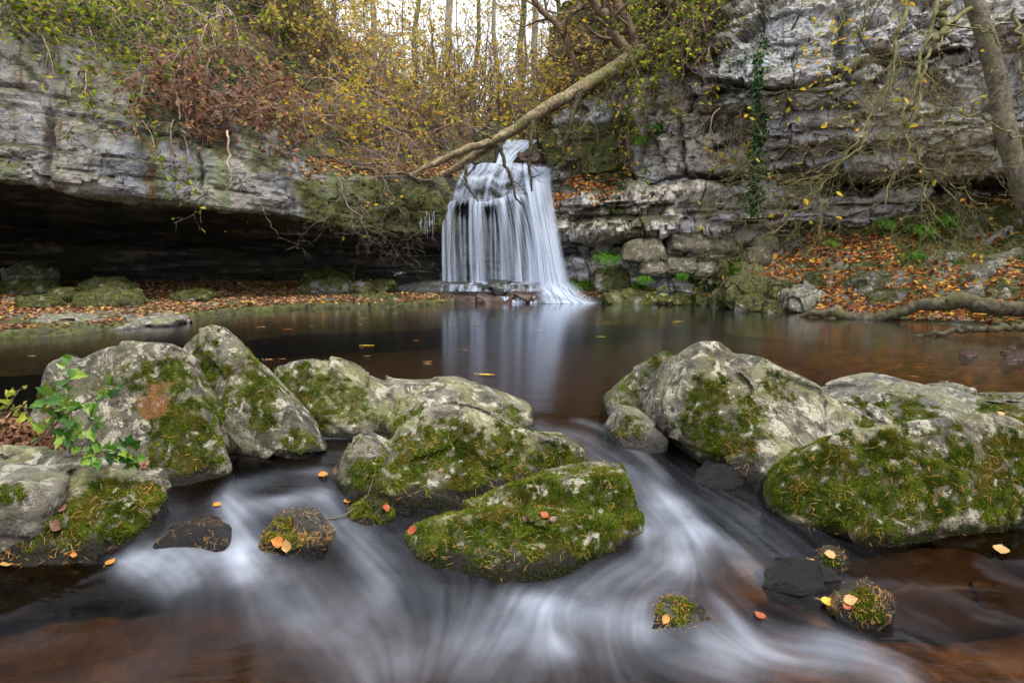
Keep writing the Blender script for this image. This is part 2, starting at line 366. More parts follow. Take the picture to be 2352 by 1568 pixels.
def m_boulder(name, tone=0.0, wet=0.0, tc=(0.13, 0.13, 0.14)):
    g = G_(name); p = g.pos()
    a = g.noise(p, 3.2, 6, 0.62); b = g.noise(p, 14, 7, 0.65); c = g.noise(p, 55, 4, 0.7)
    base = g.mix(g.step(a, 0.36, 0.64), (0.085, 0.078, 0.062), (0.225, 0.205, 0.16))
    base = g.mix(g.math('MULTIPLY', g.step(b, 0.54, 0.40), 0.85), base, (0.04, 0.036, 0.027))
    base = g.mix(g.math('MULTIPLY', g.step(g.noise(p, 8.0, 7, 0.75, 0.6), 0.53, 0.58), 0.85), base, (0.52, 0.495, 0.40))
    base = g.mix(g.math('MULTIPLY', g.step(g.noise(p, 5.0, 6, 0.7, 0.3), 0.55, 0.66), 0.7), base, (0.12, 0.10, 0.04))
    base = g.mix(g.math('MULTIPLY', g.step(c, 0.46, 0.36), 0.5), base, (0.05, 0.045, 0.035))  # pale crust
    warp = g.n("VectorMath", {0: p, 1: g.n("VectorMath", {0: g.n("TexNoise", {"Vector": p, "Scale": 18.0, "Detail": 3.0}).outputs[1], 3: 0.035}, operation='SCALE').outputs[0]}, operation='ADD').outputs[0]
    v = g.vor(warp, 26.0); spots = g.math('MULTIPLY', g.step(v, 0.30, 0.22), g.step(g.noise(p, 5.0, 3), 0.50, 0.60))
    base = g.mix(g.math('MULTIPLY', spots, 0.7), base, (0.42, 0.45, 0.33))                      # round lichen discs
    up = g.step(g.nz(), 0.15, 0.8)
    alg = g.math('MULTIPLY', up, g.step(g.noise(p, 4.5, 5, 0.6), 0.42, 0.66))
    base = g.mix(g.math('MULTIPLY', alg, 0.6), base, g.mix(b, (0.13, 0.155, 0.035), (0.30, 0.30, 0.11)))   # yellow-green algae on the tops
    side = g.math('MULTIPLY', g.step(g.nz(), 0.5, -0.1), g.step(g.noise(p, 3.6, 4), 0.45, 0.62))
    base = g.mix(g.math('MULTIPLY', side, 0.5), base, (0.13, 0.155, 0.065))
    base = g.mix(g.math('MULTIPLY', g.step(g.math('ADD', g.attr("moss"), g.math('MULTIPLY', g.math('SUBTRACT', c, 0.5), 0.9)), 0.2, 0.6), 0.9), base, g.mix(b, (0.035, 0.04, 0.01), (0.10, 0.105, 0.022)))
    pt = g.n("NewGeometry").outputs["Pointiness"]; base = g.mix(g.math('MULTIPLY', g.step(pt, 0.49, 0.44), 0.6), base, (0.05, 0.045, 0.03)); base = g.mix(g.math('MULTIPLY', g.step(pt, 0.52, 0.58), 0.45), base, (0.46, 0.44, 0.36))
    base = g.mix(g.math('MULTIPLY', g.attr("rust"), g.step(c, .35, .55)), base, g.mix(b, (0.12, 0.05, 0.015), (0.30, 0.12, 0.025)))
    base = g.mix(g.attr("wet"), base, (0.022, 0.02, 0.016))                                      # algae-dark splash band at the waterline
    if tone: base = g.mix(tone, base, tc)
    h = g.math('ADD', g.math('MULTIPLY', g.noise(p, 9.0, 9, 0.75), 1.2), g.math('MULTIPLY', c, 0.45))
    rough = g.n("MapRange", {0: g.attr("wet"), 3: 0.75 - wet * 0.5, 4: 0.3}).outputs[0]
    return g.done(g.pr(base, rough, g.bump(h, 0.9, 0.05), 0.3))

def m_leaves(name, stops, trans=0.35, gloss=0.0, clump=False):
    g = G_(name); r = g.n("NewGeometry").outputs["Random Per Island"]
    c = g.ramp(g.math('ADD', g.math('MULTIPLY', r, 0.6), g.math('MULTIPLY', g.step(g.noise(g.pos(), 9.0, 3), .3, .7), 0.4)) if clump else r, stops); c = g.mix(0.35, c, g.noise(g.pos(), 40, 3), 'OVERLAY')
    if clump: c = g.mix(g.math('MULTIPLY', g.step(g.noise(g.pos(), 5.5, 4), .52, .66), .65), c, (0.17, 0.125, 0.025))
    d = g.n("BsdfDiffuse", {0: c}).outputs[0]
    if gloss: d = g.pr(c, 0.35, None, gloss)
    t = g.n("BsdfTranslucent", {0: c}).outputs[0]
    return g.done(g.n("MixShader", {0: trans, 1: d, 2: t}).outputs[0])
def m_bark(name, c1, c2, moss=0.0, sc_=14):
    g = G_(name); p = g.pos()
    c = g.mix(g.step(g.noise(p, sc_, 6, 0.65), 0.35, 0.65), c1, c2)
    if moss: c = g.mix(g.math('MULTIPLY', g.step(g.noise(p, 3.0, 4), 0.45, 0.6), moss), c, (0.09, 0.10, 0.025))
    return g.done(g.pr(c, 0.85, g.bump(g.noise(p, sc_ * 2.5, 5, 0.7), 0.6, 0.02), 0.2))
def m_ground(name, cols, scale=6, b=0.6):
    g = G_(name); p = g.pos(); c = g.mix(g.step(g.noise(p, scale * 0.25, 5), 0.4, 0.6), g.mix(g.noise(p, scale * 3, 5), cols[0], cols[1]), cols[2])
    return g.done(g.pr(c, 0.9, g.bump(g.noise(p, scale, 8, 0.7), b, 0.06), 0.15))
def m_cave():  # damp rock, its colour also darkened to deepen the shade under the overhang
    g = G_("damp_bedded_shaded_cave_rock"); p = g.pos(); n = g.noise(g.map(p, (.35, .35, 5.0)), 1.6, 6, .6, .3); k = g.noise(p, 3, 6, .65)
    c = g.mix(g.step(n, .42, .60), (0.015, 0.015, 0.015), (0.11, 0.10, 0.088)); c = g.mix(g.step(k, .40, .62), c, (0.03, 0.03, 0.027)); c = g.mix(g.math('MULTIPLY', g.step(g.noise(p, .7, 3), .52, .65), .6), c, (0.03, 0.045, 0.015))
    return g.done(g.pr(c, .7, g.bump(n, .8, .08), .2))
def m_bed():
    g = G_("peaty_riverbed"); p = g.pos(); n = g.noise(p, 5, 6, .65)
    deep = g.mix(n, (0.018, 0.011, 0.006), (0.06, 0.033, 0.014)); st = g.vor(g.map(p, (1, 1, .3)), 9.0, 'F1', 1)
    sh = g.mix(g.step(n, .35, .65), (0.08, 0.045, 0.014), (0.33, 0.185, 0.055)); sh = g.mix(1.0, sh, g.ramp(g.n("SeparateColor", {0: st}).outputs[0], [(0, .55), (1, 1.35)]), 'MULTIPLY')
    return g.done(g.pr(g.mix(g.attr("shallow"), deep, sh), .8, g.bump(n, .6, .05), .15))
def m_water():
    g = G_("peaty_water"); p = g.pos(); f = g.attr("foam")
    fr = g.n("Fresnel", {0: 1.33}).outputs[0]
    rip = g.n("Bump", {"Height": g.noise(g.map(p, (1.1, 7.0, 1.0)), 2.2, 5, 0.6), "Strength": 0.22, "Distance": 0.012}).outputs[0]
    gl = g.n("BsdfAnisotropic", {"Color": (0.93, 0.95, 1, 1), "Roughness": 0.13, "Normal": rip}).outputs[0]
    tr = g.n("BsdfTransparent", {0: (0.56, 0.44, 0.29, 1)}).outputs[0]
    wa = g.n("MixShader", {0: g.math('MINIMUM', g.math('MULTIPLY', g.math('POWER', fr, 1.5), 1.9), 1.0), 1: tr, 2: gl}).outputs[0]
    fo = g.n("AddShader", {0: g.n("BsdfDiffuse", {0: (0.42, 0.47, 0.57, 1)}).outputs[0], 1: g.n("BsdfTranslucent", {0: (0.10, 0.11, 0.13, 1)}).outputs[0]}).outputs[0]
    return g.done(g.n("MixShader", {0: f, 1: wa, 2: fo}).outputs[0])
def m_fall():
    g = G_("falling_water"); f = g.attr("foam")
    fo = g.n("MixShader", {0: 0.25, 1: g.n("BsdfDiffuse", {0: (0.52, 0.60, 0.75, 1)}).outputs[0], 2: g.n("BsdfTranslucent", {0: (0.52, 0.60, 0.75, 1)}).outputs[0]}).outputs[0]
    return g.done(g.n("MixShader", {0: f, 1: g.n("BsdfTransparent").outputs[0], 2: fo}).outputs[0])
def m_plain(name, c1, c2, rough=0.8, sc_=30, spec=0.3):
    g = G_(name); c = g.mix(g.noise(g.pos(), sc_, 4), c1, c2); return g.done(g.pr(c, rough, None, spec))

M = dict(
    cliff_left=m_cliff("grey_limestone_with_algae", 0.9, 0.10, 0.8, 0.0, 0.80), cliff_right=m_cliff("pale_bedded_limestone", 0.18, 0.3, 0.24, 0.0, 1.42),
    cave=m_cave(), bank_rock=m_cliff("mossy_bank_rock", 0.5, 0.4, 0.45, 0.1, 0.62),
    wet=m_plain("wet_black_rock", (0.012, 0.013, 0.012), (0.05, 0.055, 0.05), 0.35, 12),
    wetbrown=m_plain("wet_brown_rock", (0.016, 0.010, 0.008), (0.06, 0.035, 0.026), 0.45, 14, .2),
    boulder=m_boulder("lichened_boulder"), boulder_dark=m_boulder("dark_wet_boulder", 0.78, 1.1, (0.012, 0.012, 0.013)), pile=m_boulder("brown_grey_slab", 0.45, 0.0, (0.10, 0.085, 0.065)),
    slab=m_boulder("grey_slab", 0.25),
    water=m_water(), fall=m_fall(),
    bed=m_bed(),
    soil=m_ground("leafy_soil", [(0.05, 0.035, 0.018), (0.11, 0.065, 0.028), (0.05, 0.05, 0.018)], 3),
    wood_floor=m_ground("woodland_floor", [(0.12, 0.09, 0.03), (0.20, 0.13, 0.045), (0.11, 0.11, 0.03)], 1.0),
    moss=m_leaves("green_moss", [(0, (0.018, 0.027, 0.006)), (0.35, (0.055, 0.08, 0.011)), (0.7, (0.14, 0.19, 0.02)), (1, (0.31, 0.35, 0.045))], 0.3, 0.0, True),
    moss_dark=m_leaves("wet_dark_moss", [(0, (0.012, 0.014, 0.007)), (0.6, (0.03, 0.035, 0.012)), (0.93, (0.07, 0.075, 0.02)), (1, (0.14, 0.15, 0.09))], 0.15),
    needles=m_leaves("fallen_larch_needles", [(0, (0.22, 0.10, 0.025)), (0.5, (0.42, 0.22, 0.06)), (1, (0.58, 0.36, 0.14))], 0.15),
    litter=m_leaves("fallen_beech_leaves", [(0, (0.07, 0.038, 0.025)), (0.35, (0.16, 0.085, 0.05)), (0.62, (0.28, 0.145, 0.08)), (0.8, (0.38, 0.22, 0.13)), (0.9, (0.48, 0.27, 0.04)), (1, (0.45, 0.36, 0.16))], 0.2),
    litter_red=m_leaves("fallen_russet_leaves", [(0, (0.06, 0.026, 0.017)), (0.35, (0.15, 0.055, 0.03)), (0.62, (0.29, 0.105, 0.04)), (0.84, (0.46, 0.20, 0.06)), (1, (0.60, 0.36, 0.06))], 0.2),
    lf_green=m_leaves("green_and_yellow_leaves", [(0, (0.04, 0.08, 0.015)), (0.4, (0.14, 0.21, 0.022)), (0.75, (0.36, 0.42, 0.04)), (1, (0.60, 0.50, 0.05))], 0.5),
    lf_yellow=m_leaves("yellow_leaves", [(0, (0.22, 0.24, 0.03)), (0.35, (0.46, 0.42, 0.04)), (0.7, (0.66, 0.46, 0.05)), (0.92, (0.62, 0.30, 0.05)), (1, (0.3, 0.12, 0.06))], 0.5),
    lf_under=m_leaves("undergrowth_leaves", [(0, (0.05, 0.035, 0.018)), (0.4, (0.13, 0.09, 0.05)), (0.7, (0.16, 0.16, 0.04)), (0.9, (0.30, 0.20, 0.10)), (1, (0.42, 0.34, 0.08))], 0.35),
    lf_brown=m_leaves("dead_brown_leaves", [(0, (0.10, 0.05, 0.03)), (0.5, (0.23, 0.115, 0.07)), (0.85, (0.38, 0.22, 0.14)), (1, (0.42, 0.32, 0.08))], 0.35),
    lf_wood=m_leaves("woodland_leaves", [(0, (0.26, 0.28, 0.07)), (0.4, (0.52, 0.45, 0.10)), (0.8, (0.68, 0.50, 0.11)), (1, (0.62, 0.34, 0.10))], 0.55),
    lf_ever=m_leaves("evergreen_leaves", [(0, (0.02, 0.045, 0.018)), (0.6, (0.05, 0.10, 0.03)), (1, (0.14, 0.19, 0.04))], 0.35),
    lf_yellowgreen=m_leaves("yellow_green_leaves", [(0, (0.14, 0.18, 0.02)), (1, (0.42, 0.44, 0.08))], 0.4),
    ivy=m_leaves("ivy_leaves", [(0, (0.015, 0.05, 0.02)), (0.6, (0.035, 0.085, 0.035)), (1, (0.08, 0.15, 0.05))], 0.25),
    ivy_bright=m_leaves("glossy_ivy_leaves", [(0, (0.02, 0.075, 0.01)), (0.55, (0.065, 0.16, 0.018)), (1, (0.22, 0.33, 0.04))], 0.3, 0.35),
    fern=m_leaves("fern_fronds", [(0, (0.03, 0.09, 0.012)), (0.5, (0.06, 0.17, 0.02)), (1, (0.13, 0.25, 0.03))], 0.35),
    bark_log=m_bark("weathered_log_bark", (0.10, 0.075, 0.045), (0.30, 0.24, 0.15), 0.6),
    bark_grey=m_bark("grey_bark", (0.055, 0.046, 0.036), (0.165, 0.14, 0.108), 0.35),
    bark_brown=m_bark("brown_bark", (0.085, 0.06, 0.042), (0.19, 0.135, 0.09), 0.25),
    bark_moss=m_bark("mossy_bark", (0.10, 0.085, 0.045), (0.22, 0.20, 0.085), 0.6),
    bark_dark=m_bark("wet_dark_bark", (0.02, 0.017, 0.013), (0.065, 0.055, 0.035), 0.4),
    twig=m_bark("purple_brown_twigs", (0.15, 0.105, 0.09), (0.34, 0.26, 0.22), 0.1),
    bark_pale=m_bark("pale_woodland_bark", (0.22, 0.19, 0.14), (0.40, 0.35, 0.27), 0.3), bark_drift=m_bark("driftwood_bark", (0.030, 0.025, 0.018), (0.115, 0.097, 0.066), 0.45),
    twig_pale=m_bark("pale_dead_twigs", (0.28, 0.21, 0.15), (0.50, 0.40, 0.30), 0.0),
    ice=m_plain("white_ice", (0.35, 0.39, 0.45), (0.6, 0.64, 0.7), 0.3, 30),
    leaf_orange=m_plain("orange_leaf", (0.28, 0.09, 0.02), (0.52, 0.22, 0.04), 0.5, 45),
    leaf_yellow=m_plain("yellow_leaf", (0.36, 0.19, 0.015), (0.58, 0.42, 0.04), 0.5, 45),
    leaf_tan=m_plain("tan_leaf", (0.26, 0.13, 0.045), (0.46, 0.29, 0.11), 0.5, 45),
    leaf_red=m_plain("red_leaf", (0.16, 0.03, 0.012), (0.34, 0.085, 0.025), 0.5, 45),
    leaf_brown=m_plain("brown_leaf", (0.09, 0.045, 0.032), (0.22, 0.12, 0.08), 0.4, 45),
)
# ================================================================ SETTING
def face_cam(Gd, N):
    m = Gd.reshape(-1, 3).mean(0); return N if np.sum(N.reshape(-1, 3).mean(0) * (np.array([0, 0, CH]) - m)) > 0 else -N
def st_rows(st): return [[P(px, py, Y) for py, Y in row] for px, row in st]

def build_cliff(name, st, nu, nv, seed, mat, dip, th, bw, amp, moss_fn=None, label=None, k_soil=7.6, cave=None, fac=1.0, cracks=(), smul=1.0, big=0.2):
    RW = np.array(st_rows(st)); Gd = loft(RW, nu, nv, 1)
    seg = np.linalg.norm(np.diff(RW, axis=1), axis=2).mean(0); tt = np.concatenate([[0], np.cumsum(seg)]); tt /= tt[-1]; kidx = np.interp(np.linspace(0, 1, nv), tt, np.arange(len(tt)))[None] + 0 * Gd[..., 0]
    N = face_cam(Gd, gridnormals(Gd)); N = blur(blur(N, 6, 0), 6, 1)
    N /= np.linalg.norm(N, axis=-1, keepdims=True)
    X = Gd.reshape(-1, 3); low = ss(3.0, 2.3, X[:, 2]) * (cave != 'split'); warp = (fbm(X * [1, 1, 0.5], 0.35, 3, seed) * 0.14 + fbm(X, 1.6, 3, seed + 3) * 0.06) * (1 - .75 * low)
    h = X[:, 2] + dip * X[:, 0] + warp
    u = X[:, 0] + 0.3 * fbm(X, 0.8, 2, seed + 7) + 0.5 * X[:, 1]
    off, boff, bed, joint, lip = strata(h, u, seed, th, bw)
    off2, boff2, bed2, joint2, _ = strata(h + 0.04 * fbm(X, 2, 2, seed + 11), u, seed + 40, th * 0.32, bw * 0.5)
    ridg = np.abs(fbm(X, 0.9, 4, seed + 13))
    sa = smul + (1 - smul) * low
    d = amp * sa * (0.26 * off + (0.20 - .13 * low) * boff + 0.09 * off2 + 0.09 * boff2 - 0.14 * bed * lip - 0.10 * joint - 0.05 * bed2 - 0.04 * joint2) \
        + big * fbm(X, 0.55, 4, seed + 17) + (.02 if cave == 'split' else .03) * fbm(X, 3.0, 4, seed + 19) + .008 * fbm(X, 9.0, 3, seed + 20) - 0.10 * ridg * amp
    fo, fe = facets(np.stack([X[:, 0] * 1.15, X[:, 1] * 1.15, (X[:, 2] + dip * X[:, 0]) * 2.3], 1) + 60, seed); fo2, fe2 = facets(np.stack([X[:, 0] * 4.5, X[:, 1] * 4.5, (X[:, 2] + dip * X[:, 0]) * 8.0], 1) + 60, seed + 5)
    rg = 0.35 + 0.65 * ss(-.3, .3, fbm(X, .5, 2, seed + 31))
    d = d + amp * fac * rg * (0.20 * fo + 0.035 * fo2 - 0.08 * np.exp(-(fe / .05) ** 2) - .03 * np.exp(-(fe2 / .06) ** 2))
    px, py, dep = proj(X); px = px + 10 * perlin(X * 1.3, 3) + 4 * perlin(X * 5, 4); py = py + 9 * perlin(X * 1.1, 5) + 4 * perlin(X * 4.5, 6); cr = 0 * d
    for pts, wd, dp, stp in cracks:                                                      # named beds and clefts of this cliff
        D_, S_ = polydist(px, py, pts); e = np.exp(-(D_ / wd) ** 2) * (.55 + .45 * np.clip(1 + 2 * perlin(X * .8, 9), 0, 1)); d = d - dp * e; cr = np.maximum(cr, e * .9)
        d = d - stp * ss(70, 0, D_) * (S_ < 0) * ss(0, wd, D_)
    Gn = Gd + N * d.reshape(nu, nv, 1)
    N2 = face_cam(Gn, gridnormals(Gn))
    moss = np.zeros(len(X))
    if moss_fn: moss = moss_fn(Gn.reshape(-1, 3), N2.reshape(-1, 3))
    V = Gn.reshape(-1, 3); Fq = gridfaces(nu, nv)
    kk = kidx.ravel() + 0.35 * fbm(X, 0.7, 3, seed + 23); soil = ss(k_soil - .25, k_soil + .25, kk)
    if callable(cave): soil = soil * cave(V)
    me_c = None
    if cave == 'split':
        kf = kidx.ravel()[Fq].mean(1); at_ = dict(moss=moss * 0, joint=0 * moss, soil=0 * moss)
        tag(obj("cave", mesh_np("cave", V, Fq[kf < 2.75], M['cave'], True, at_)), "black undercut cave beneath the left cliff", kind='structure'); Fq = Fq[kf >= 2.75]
    o = obj(name, mesh_np(name, V, Fq, mat, False, dict(soil=soil, moss=moss, joint=np.clip(np.maximum(cr, (bed * 0.6 * lip + joint * 0.4 + 0.35 * bed2) * sa), 0, 1) * 0.85)))
    tag(o, label, 'cliff', kind='structure')
    return Gn, N2, soil

def mossL(X, N):
    px, py, _ = proj(X)
    m = ss(0.0, 0.25, .35 * fbm(X, 0.9, 4, 3) + ss(640, 700, px - .35 * (py - 440)) * ss(385, 425, py) - .55)
    m2 = ss(0.1, 0.5, N[:, 2]) * ss(-0.2, 0.3, fbm(X, 1.5, 3, 8))
    return np.clip(np.maximum(m, m2 * 0.9), 0, 1)
LS = [
 (-900, [(700, 13), (560, 13), (440, 11), (395, 9.4), (310, 9.3), (170, 9.6), (40, 9.9), (-120, 10.4), (-220, 11.5), (-500, 14), (-600, 22)]),
 (-60, [(652, 16.3), (560, 16.1), (452, 13.3), (408, 11.8), (330, 11.7), (198, 11.95), (110, 12.3), (-30, 12.8), (-110, 13.5), (-300, 16), (-400, 24)]),
 (110, [(651, 16.6), (562, 16.4), (460, 13.6), (426, 12.1), (345, 12.0), (222, 12.3), (140, 12.6), (70, 13.0), (0, 13.8), (-230, 17), (-320, 25)]),
 (300, [(650, 16.8), (570, 16.6), (490, 14), (452, 12.4), (360, 12.3), (255, 12.6), (200, 12.9), (150, 13.4), (80, 14.2), (-150, 18), (-250, 26)]),
 (470, [(649, 16.9), (575, 16.7), (505, 14.2), (470, 12.8), (380, 12.7), (285, 13.0), (250, 13.3), (205, 13.9), (120, 14.8), (-110, 19), (-210, 27)]),
 (640, [(648, 17), (580, 16.8), (520, 14.5), (490, 13.2), (405, 13.1), (325, 13.5), (300, 13.8), (265, 14.4), (170, 15.4), (-50, 20), (-150, 28)]),
 (760, [(647, 17), (583, 16.8), (532, 14.8), (515, 13.7), (430, 13.6), (378, 13.9), (368, 14.6), (335, 15.4), (245, 16), (110, 19.5), (50, 28)]),
 (870, [(645, 17), (585, 16.8), (545, 15), (533, 14.4), (455, 14.2), (398, 14.4), (385, 15.2), (372, 16.1), (280, 16.6), (225, 19), (140, 28)]),
 (1000, [(645, 16.9), (590, 16.8), (550, 16), (535, 15.5), (470, 15.3), (402, 15.5), (388, 16.2), (378, 17), (320, 17.3), (280, 19), (225, 28)]),
 (1055, [(655, 16.9), (600, 16.8), (560, 16.4), (535, 16.1), (470, 16.0), (410, 16.1), (393, 16.6), (376, 17.3), (335, 18.0), (300, 20), (260, 28)]),
]
GL, NL, GLsoil = build_cliff("cliff", LS, 620, 460, 11, M['cliff_left'], 0.10, 0.42, 2.2, 0.8, mossL,
    "grey algae-streaked limestone cliff overhanging the dark cave", 7.3, 'split', 0.22, [
 ([(-60,178),(0,187),(108,205),(162,220),(216,238),(288,259),(360,270),(432,266),(522,284),(612,306),(684,324)],7,.16,.10), ([(-60,225),(0,234),(79,248),(137,259),(252,284),(360,310),(468,317),(558,335),(648,346),(756,364)],5,.10,.05),
 ([(119,338),(180,349),(234,364),(306,365),(385,380)],3.5,.07,.02), ([(137,392),(198,400),(245,407),(353,418)],3,.05,.02), ([(497,436),(594,443),(648,446)],3,.05,.02), ([(-60,315),(0,320),(54,324),(100,330)],4,.08,.04), ([(-60,362),(0,368),(60,372),(100,380)],3,.06,.02), ([(390,300),(470,330),(560,365),(700,395)],3.5,.07,.03), ([(110,250),(108,330),(112,420)],11,.14,.0), ([(455,358),(460,430)],5,.08,0), ([(0,120),(60,150),(100,190)],5,.1,.03)], .25, .07)
RSt = [
 (1240, [(705, 16.2), (600, 16.6), (550, 16.9), (530, 16.3), (450, 16.3), (430, 16.8), (400, 17.0), (370, 17.4), (325, 18), (268, 20), (205, 24), (150, 30)]),
 (1300, [(705, 15.7), (600, 16.0), (552, 16.6), (530, 15.7), (455, 15.6), (434, 16.2), (395, 16.4), (330, 16.8), (285, 17.6), (215, 18.6), (110, 21), (20, 28)]),
 (1430, [(705, 15.1), (600, 15.7), (552, 16.5), (530, 15.2), (442, 15.0), (427, 15.8), (385, 15.9), (270, 16), (190, 16.3), (135, 17.5), (30, 20), (-70, 27)]),
 (1560, [(705, 14.7), (610, 15.3), (550, 16.4), (530, 14.9), (428, 14.8), (414, 15.8), (390, 15.5), (285, 15.3), (190, 15.4), (90, 16.2), (-40, 18.5), (-140, 26)]),
 (1640, [(705, 14.4), (610, 15.1), (547, 16.3), (527, 14.7), (428, 14.6), (412, 15.9), (390, 15.1), (290, 14.9), (205, 14.5), (60, 14.8), (-130, 15.8), (-250, 24)]),
 (1800, [(708, 14.0), (600, 14.8), (537, 15.8), (517, 14.5), (438, 14.5), (417, 15.8), (385, 14.3), (290, 13.9), (212, 13.3), (60, 13.6), (-200, 14.6), (-320, 23)]),
 (1930, [(715, 13.8), (580, 14.6), (528, 15.4), (508, 14.5), (444, 14.5), (420, 15.9), (392, 13.9), (300, 13.4), (195, 13.1), (60, 13.4), (-220, 14.4), (-350, 23)]),
 (2070, [(720, 13.4), (560, 14.1), (520, 14.8), (500, 14.4), (450, 14.3), (425, 15.6), (400, 13.6), (300, 13.2), (160, 13.0), (60, 13), (-250, 14), (-400, 22)]),
 (2352, [(735, 12.5), (530, 13.2), (490, 14), (468, 13.8), (445, 13.7), (412, 15.0), (375, 12.6), (290, 12.2), (160, 12.5), (40, 12.1), (-300, 13), (-450, 21)]),
 (3200, [(800, 9.6), (500, 10.0), (440, 10.6), (420, 10.5), (400, 10.3), (360, 10.6), (330, 9.6), (240, 9.3), (100, 9.4), (-60, 9.3), (-400, 10), (-550, 18)]),
]
def mossR(X, N):
    px, py, _ = proj(X)
    z = ss(1500, 1400, px) * ss(250, 300, py) * ss(455, 425, py)
    m = ss(0.05, 0.4, fbm(X, 1.1, 4, 33) + z * 1.0 - 0.25)
    m2 = ss(0.25, 0.6, N[:, 2]) * ss(-0.1, 0.3, fbm(X, 1.8, 3, 8))
    return np.clip(np.maximum(m * ss(1600, 1450, px), m2 * 0.8), 0, 1)
GR, NR, GRsoil = build_cliff("cliff", RSt, 900, 500, 29, M['cliff_right'], -0.05, 0.26, 0.9, 1.15, mossR,
    "tall pale bedded limestone cliff with a dark undercut ledge", 8.3, lambda V: ss(1720, 1600, proj(V)[0]), 1.0, [
 ([(1560,150),(1624,191),(1735,202),(1775,209),(1829,198),(1865,193),(1919,180),(1966,162),(2027,139),(2081,140),(2200,120)],7,.16,-.12), ([(1932,-20),(1938,60),(1922,165)],14,.26,0), ([(1640,145),(1735,105),(1850,95),(1910,80)],4,.08,.03), ([(1600,300),(1700,285),(1830,275),(1960,250),(2100,255)],5,.10,.06), ([(1650,340),(1800,318),(1950,300),(2150,290),(2352,270)],5,.12,.05), ([(1700,378),(1900,365),(2100,350)],5,.12,.06),
 ([(1300,478),(1440,470),(1560,474),(1700,480),(1800,478)],4,.12,.06), ([(1310,505),(1440,500),(1600,505),(1720,512)],4,.10,.05), ([(1500,130),(1490,260),(1470,380)],7,.14,0), ([(1575,200),(1560,320),(1580,400)],6,.12,0), ([(2100,60),(2160,70),(2260,40),(2352,50)],5,.12,.08), ([(1700,470),(1900,478),(2100,470),(2352,455)],4,.12,.06), ([(1750,495),(1950,500),(2150,490)],4,.1,.05), ([(1740,30),(1745,110),(1725,190)],3,.05,0), ([(1830,100),(1826,195)],3,.06,0), ([(1640,235),(1760,225),(1900,215)],4,.07,.02)], .25, .16)

# wet stepped rock behind the waterfall
FW = [
 (900, [(705, 16.2), (662, 16.3), (650, 17.0), (560, 17.1), (530, 16.7), (460, 16.6), (450, 16.7), (420, 16.7), (405, 17.0), (392, 17.3), (382, 18.2), (350, 19.5)]),
 (985, [(705, 15.9), (662, 15.95), (650, 16.6), (560, 16.7), (530, 16.2), (460, 16.1), (450, 16.3), (420, 16.3), (405, 16.6), (385, 17.0), (372, 18.2), (330, 19.5)]),
 (1040, [(705, 15.5), (662, 15.6), (650, 16.4), (560, 16.5), (500, 16.2), (462, 15.95), (450, 16.1), (425, 16.15), (410, 16.35), (382, 16.6), (376, 17.4), (322, 19.2)]),
 (1120, [(705, 15.4), (662, 15.5), (650, 16.3), (560, 16.5), (480, 16.4), (460, 15.9), (452, 16.05), (432, 16.1), (415, 16.35), (378, 16.5), (375, 17.2), (330, 18.6)]),
 (1200, [(705, 15.4), (662, 15.5), (650, 16.2), (560, 16.4), (480, 16.3), (460, 15.9), (452, 16.05), (432, 16.15), (415, 16.4), (379, 16.5), (375, 16.9), (328, 18.4)]),
 (1275, [(705, 15.5), (662, 15.6), (650, 16.1), (560, 16.3), (480, 16.3), (460, 16.2), (450, 16.25), (430, 16.3), (415, 16.4), (382, 16.6), (372, 17.0), (318, 18.6)]),
 (1335, [(705, 15.6), (665, 15.7), (650, 16.0), (560, 16.2), (480, 16.2), (460, 16.2), (450, 16.25), (430, 16.4), (415, 16.5), (380, 16.9), (350, 17.4), (300, 19)]),
]
Gd = loft(st_rows(FW), 200, 240, 1); N = face_cam(Gd, gridnormals(Gd)); X = Gd.reshape(-1, 3)
o_, b_, bed_, j_, l_ = strata(X[:, 2] + 0.1 * fbm(X, 0.8, 2, 2), X[:, 0], 77, 0.22, 0.5)
d = 0.16 * b_ + 0.10 * o_ - 0.06 * bed_ + 0.05 * fbm(X, 2.5, 4, 5)
GF = Gd + N * (d - .16).reshape(200, 240, 1)
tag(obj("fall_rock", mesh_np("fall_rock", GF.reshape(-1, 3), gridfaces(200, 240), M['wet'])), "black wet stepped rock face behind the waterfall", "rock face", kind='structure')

# leaf-strewn shelf under the left cliff
edgeL = [(-1200, 850), (-400, 800), (0, 778), (150, 770), (285, 757), (300, 747), (420, 734), (600, 717), (700, 709), (850, 707), (960, 703), (1000, 700), (1045, 697)]
rows = []
for px, py in edgeL:
    e = W(px, py, 0.0); Y = e[1]; Yb = max(Y + 3, 17.6)
    def at(y, z): return np.array([e[0] * y / Y, y, z])
    rows.append([at(Y - 0.25, -0.5), at(Y - 0.02, -0.1), at(Y + 0.03, 0.10), at(Y + 0.18, 0.16), at(Y + (Yb - Y) * 0.3, 0.24), at(Y + (Yb - Y) * 0.65, 0.36), at(Yb, 0.5)])
Gd = loft(rows, 420, 240, 1); X = Gd.reshape(-1, 3)
zz = X[:, 2] + 0.06 * fbm(X, 0.6, 3, 61) * ss(0.05, 0.2, X[:, 2])
q = 0.10; t = zz / q; k = np.floor(t); f = t - k; terr = (k + ss(0.62, 0.98, f)) * q      # thin stepped beds
mixz = ss(0.1, 0.2, X[:, 2]); X[:, 2] = zz * (1 - mixz) + terr * mixz + 0.012 * fbm(X, 3, 4, 66)
X[:, 1] += 0.12 * fbm(X, 0.9, 4, 68) * (X[:, 2] < 0.2); GS = X.reshape(420, 240, 3); NS = gridnormals(GS); NS *= np.sign(NS[..., 2:3].mean())
